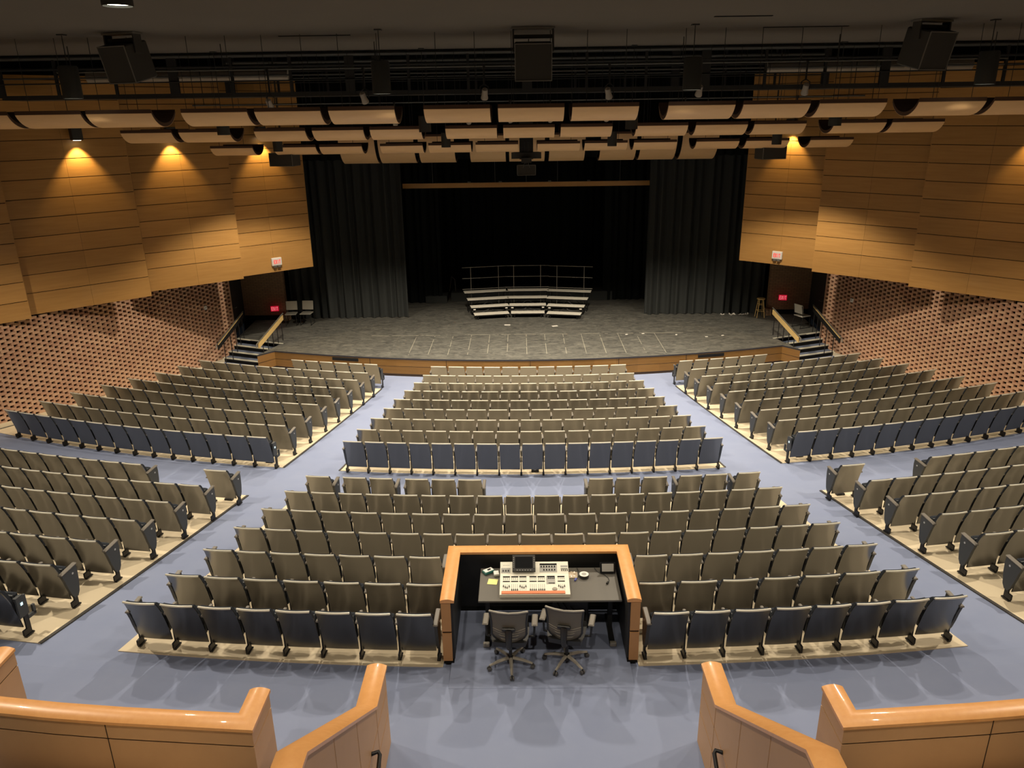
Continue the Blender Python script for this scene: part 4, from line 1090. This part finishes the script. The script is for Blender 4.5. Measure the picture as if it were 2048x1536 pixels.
for sg,sd in ((-1,'left'),(1,'right')):
    pth=[(sg*2.98,6.50),(sg*2.98,6.05),(sg*4.3,6.15),(sg*5.0,6.22),(sg*5.6,6.30),(sg*6.10,6.38),(sg*6.10,7.18)]
    if sg>0: pth=[(2.98,6.50),(2.98,6.05),(4.3,6.15),(5.0,6.22),(5.6,6.32),(6.10,6.38),(6.10,7.18)]
    cap_wall('parapet_wall','brown parapet wall with rounded orange cap at the lower '+sd+' of the view',pth,.108,TZ+.01,1.42,[(sg*4.40,6.16,radians(4*sg)),(sg*5.95,6.36,radians(9*sg))])
    # stair wall: level nose, sloped run up, level landing piece
    t=thing('stair_wall','brown stair wall with orange cap rising toward the viewer, '+sd+' of the centre passage','wall',(0,0,0))
    x=sg*1.815; hw=.108
    cp=MB().m('cherry_cap',True).sweep(cap_profile(hw,.03),[(x,6.86,2.47),(x,6.25,2.47),(x,4.13,3.98),(x,3.9,3.98)][:2]+[(x,4.13,4.0),(x,3.7,4.0)]); obj('cap_rail',cp,t)
    prof=[(6.84,1.42),(6.84,2.44),(6.25,2.44),(4.13,3.97),(3.6,3.97),(3.6,1.42)]
    w=MB().m('cherry_panel'); extrude_x(w,prof,x-.088,x+.088); obj('panel',w,t)
    inn=-sg
    for yj in (6.27,5.5,4.8):
        zt_=2.44 if yj>=6.25 else 2.44+(6.25-yj)*(1.53/2.12)
        obj('joint',MB().m('maple').box((x+inn*.0885,yj,(1.44+zt_-.03)/2),(.004,.014,zt_-.03-1.44)),t)
    for zj in (2.16,1.86): obj('joint',MB().m('maple').box((x+inn*.0885,5.4,zj),(.004,2.85,.014)),t)
    hr=thing('handrail','dark metal handrail on the outer side of the '+sd+' stair wall','railing',(0,0,0))
    xo=x+sg*.17
    obj('rail_tube',MB().m('steel_dark',True).tube([(x+sg*.10,6.28,2.36),(xo,6.26,2.36),(xo,6.1,2.42),(xo,4.2,3.80),(xo,3.95,3.86),(xo,3.9,3.76),(x+sg*.09,3.9,3.72)],.021,10),hr)
    for yy in (5.8,5.0,4.4): obj('bracket',MB().m('steel_dark').tube([(xo,yy,2.63+(5.8-yy)*.727),(x+sg*.085,yy,2.57+(5.8-yy)*.727)],.009,6),hr)
    hr=thing('handrail','dark metal handrail bending into the inner face of the '+sd+' stair wall','railing',(0,0,0))
    xi=x-sg*.17
    obj('rail_tube',MB().m('steel_dark',True).tube([(x-sg*.088,5.92,2.18),(xi+sg*.02,5.95,2.18),(xi,5.92,2.17),(xi,5.8,2.10),(xi,4.9,1.60)],.021,10),hr)
# upper tier blocks (mostly below the frame)
ut=MB()
for sg in (-1,1):
    ut.m('concrete').prism([(sg*3.1,5.94),(sg*15.5,5.94),(sg*15.5,-7.8),(sg*3.1,-7.8)] if sg<0 else [(3.1,-7.8),(15.5,-7.8),(15.5,5.94),(3.1,5.94)],1.2,1.78)
    for k in range(9):
        y1=4.9-1.0*k
        ut.prism([(sg*3.1,y1),(sg*15.5,y1),(sg*15.5,-7.8),(sg*3.1,-7.8)] if sg<0 else [(3.1,-7.8),(15.5,-7.8),(15.5,y1),(3.1,y1)],1.7,2.2+.45*k)
    for k in range(9):   # stairs between parapet and stair wall
        y1=6.1-.5*k
        ut.m('stair_carpet').prism([(sg*1.93,y1),(sg*3.0,y1),(sg*3.0,-7.8),(sg*1.93,-7.8)] if sg<0 else [(1.93,-7.8),(3.0,-7.8),(3.0,y1),(1.93,y1)],1.3,1.43+.2*(k+1))
struct('floor',ut)
for sg in (-1,1):
    for k in range(5):
        x=sg*(5.18+.56*k) if sg<0 else 5.05+.56*k
        s=dict(x=x)
        r=thing('upper_tier_seat','dark folding seat just behind the '+('left' if sg<0 else 'right')+' parapet, mostly below the view','seat',(x,5.18,1.80),0,'seats behind the '+('left' if sg<0 else 'right')+' parapet')
        for kk in ('backrest','cushion','seat_pan','leg','armrest'): obj(kk,MESH[kk],r)
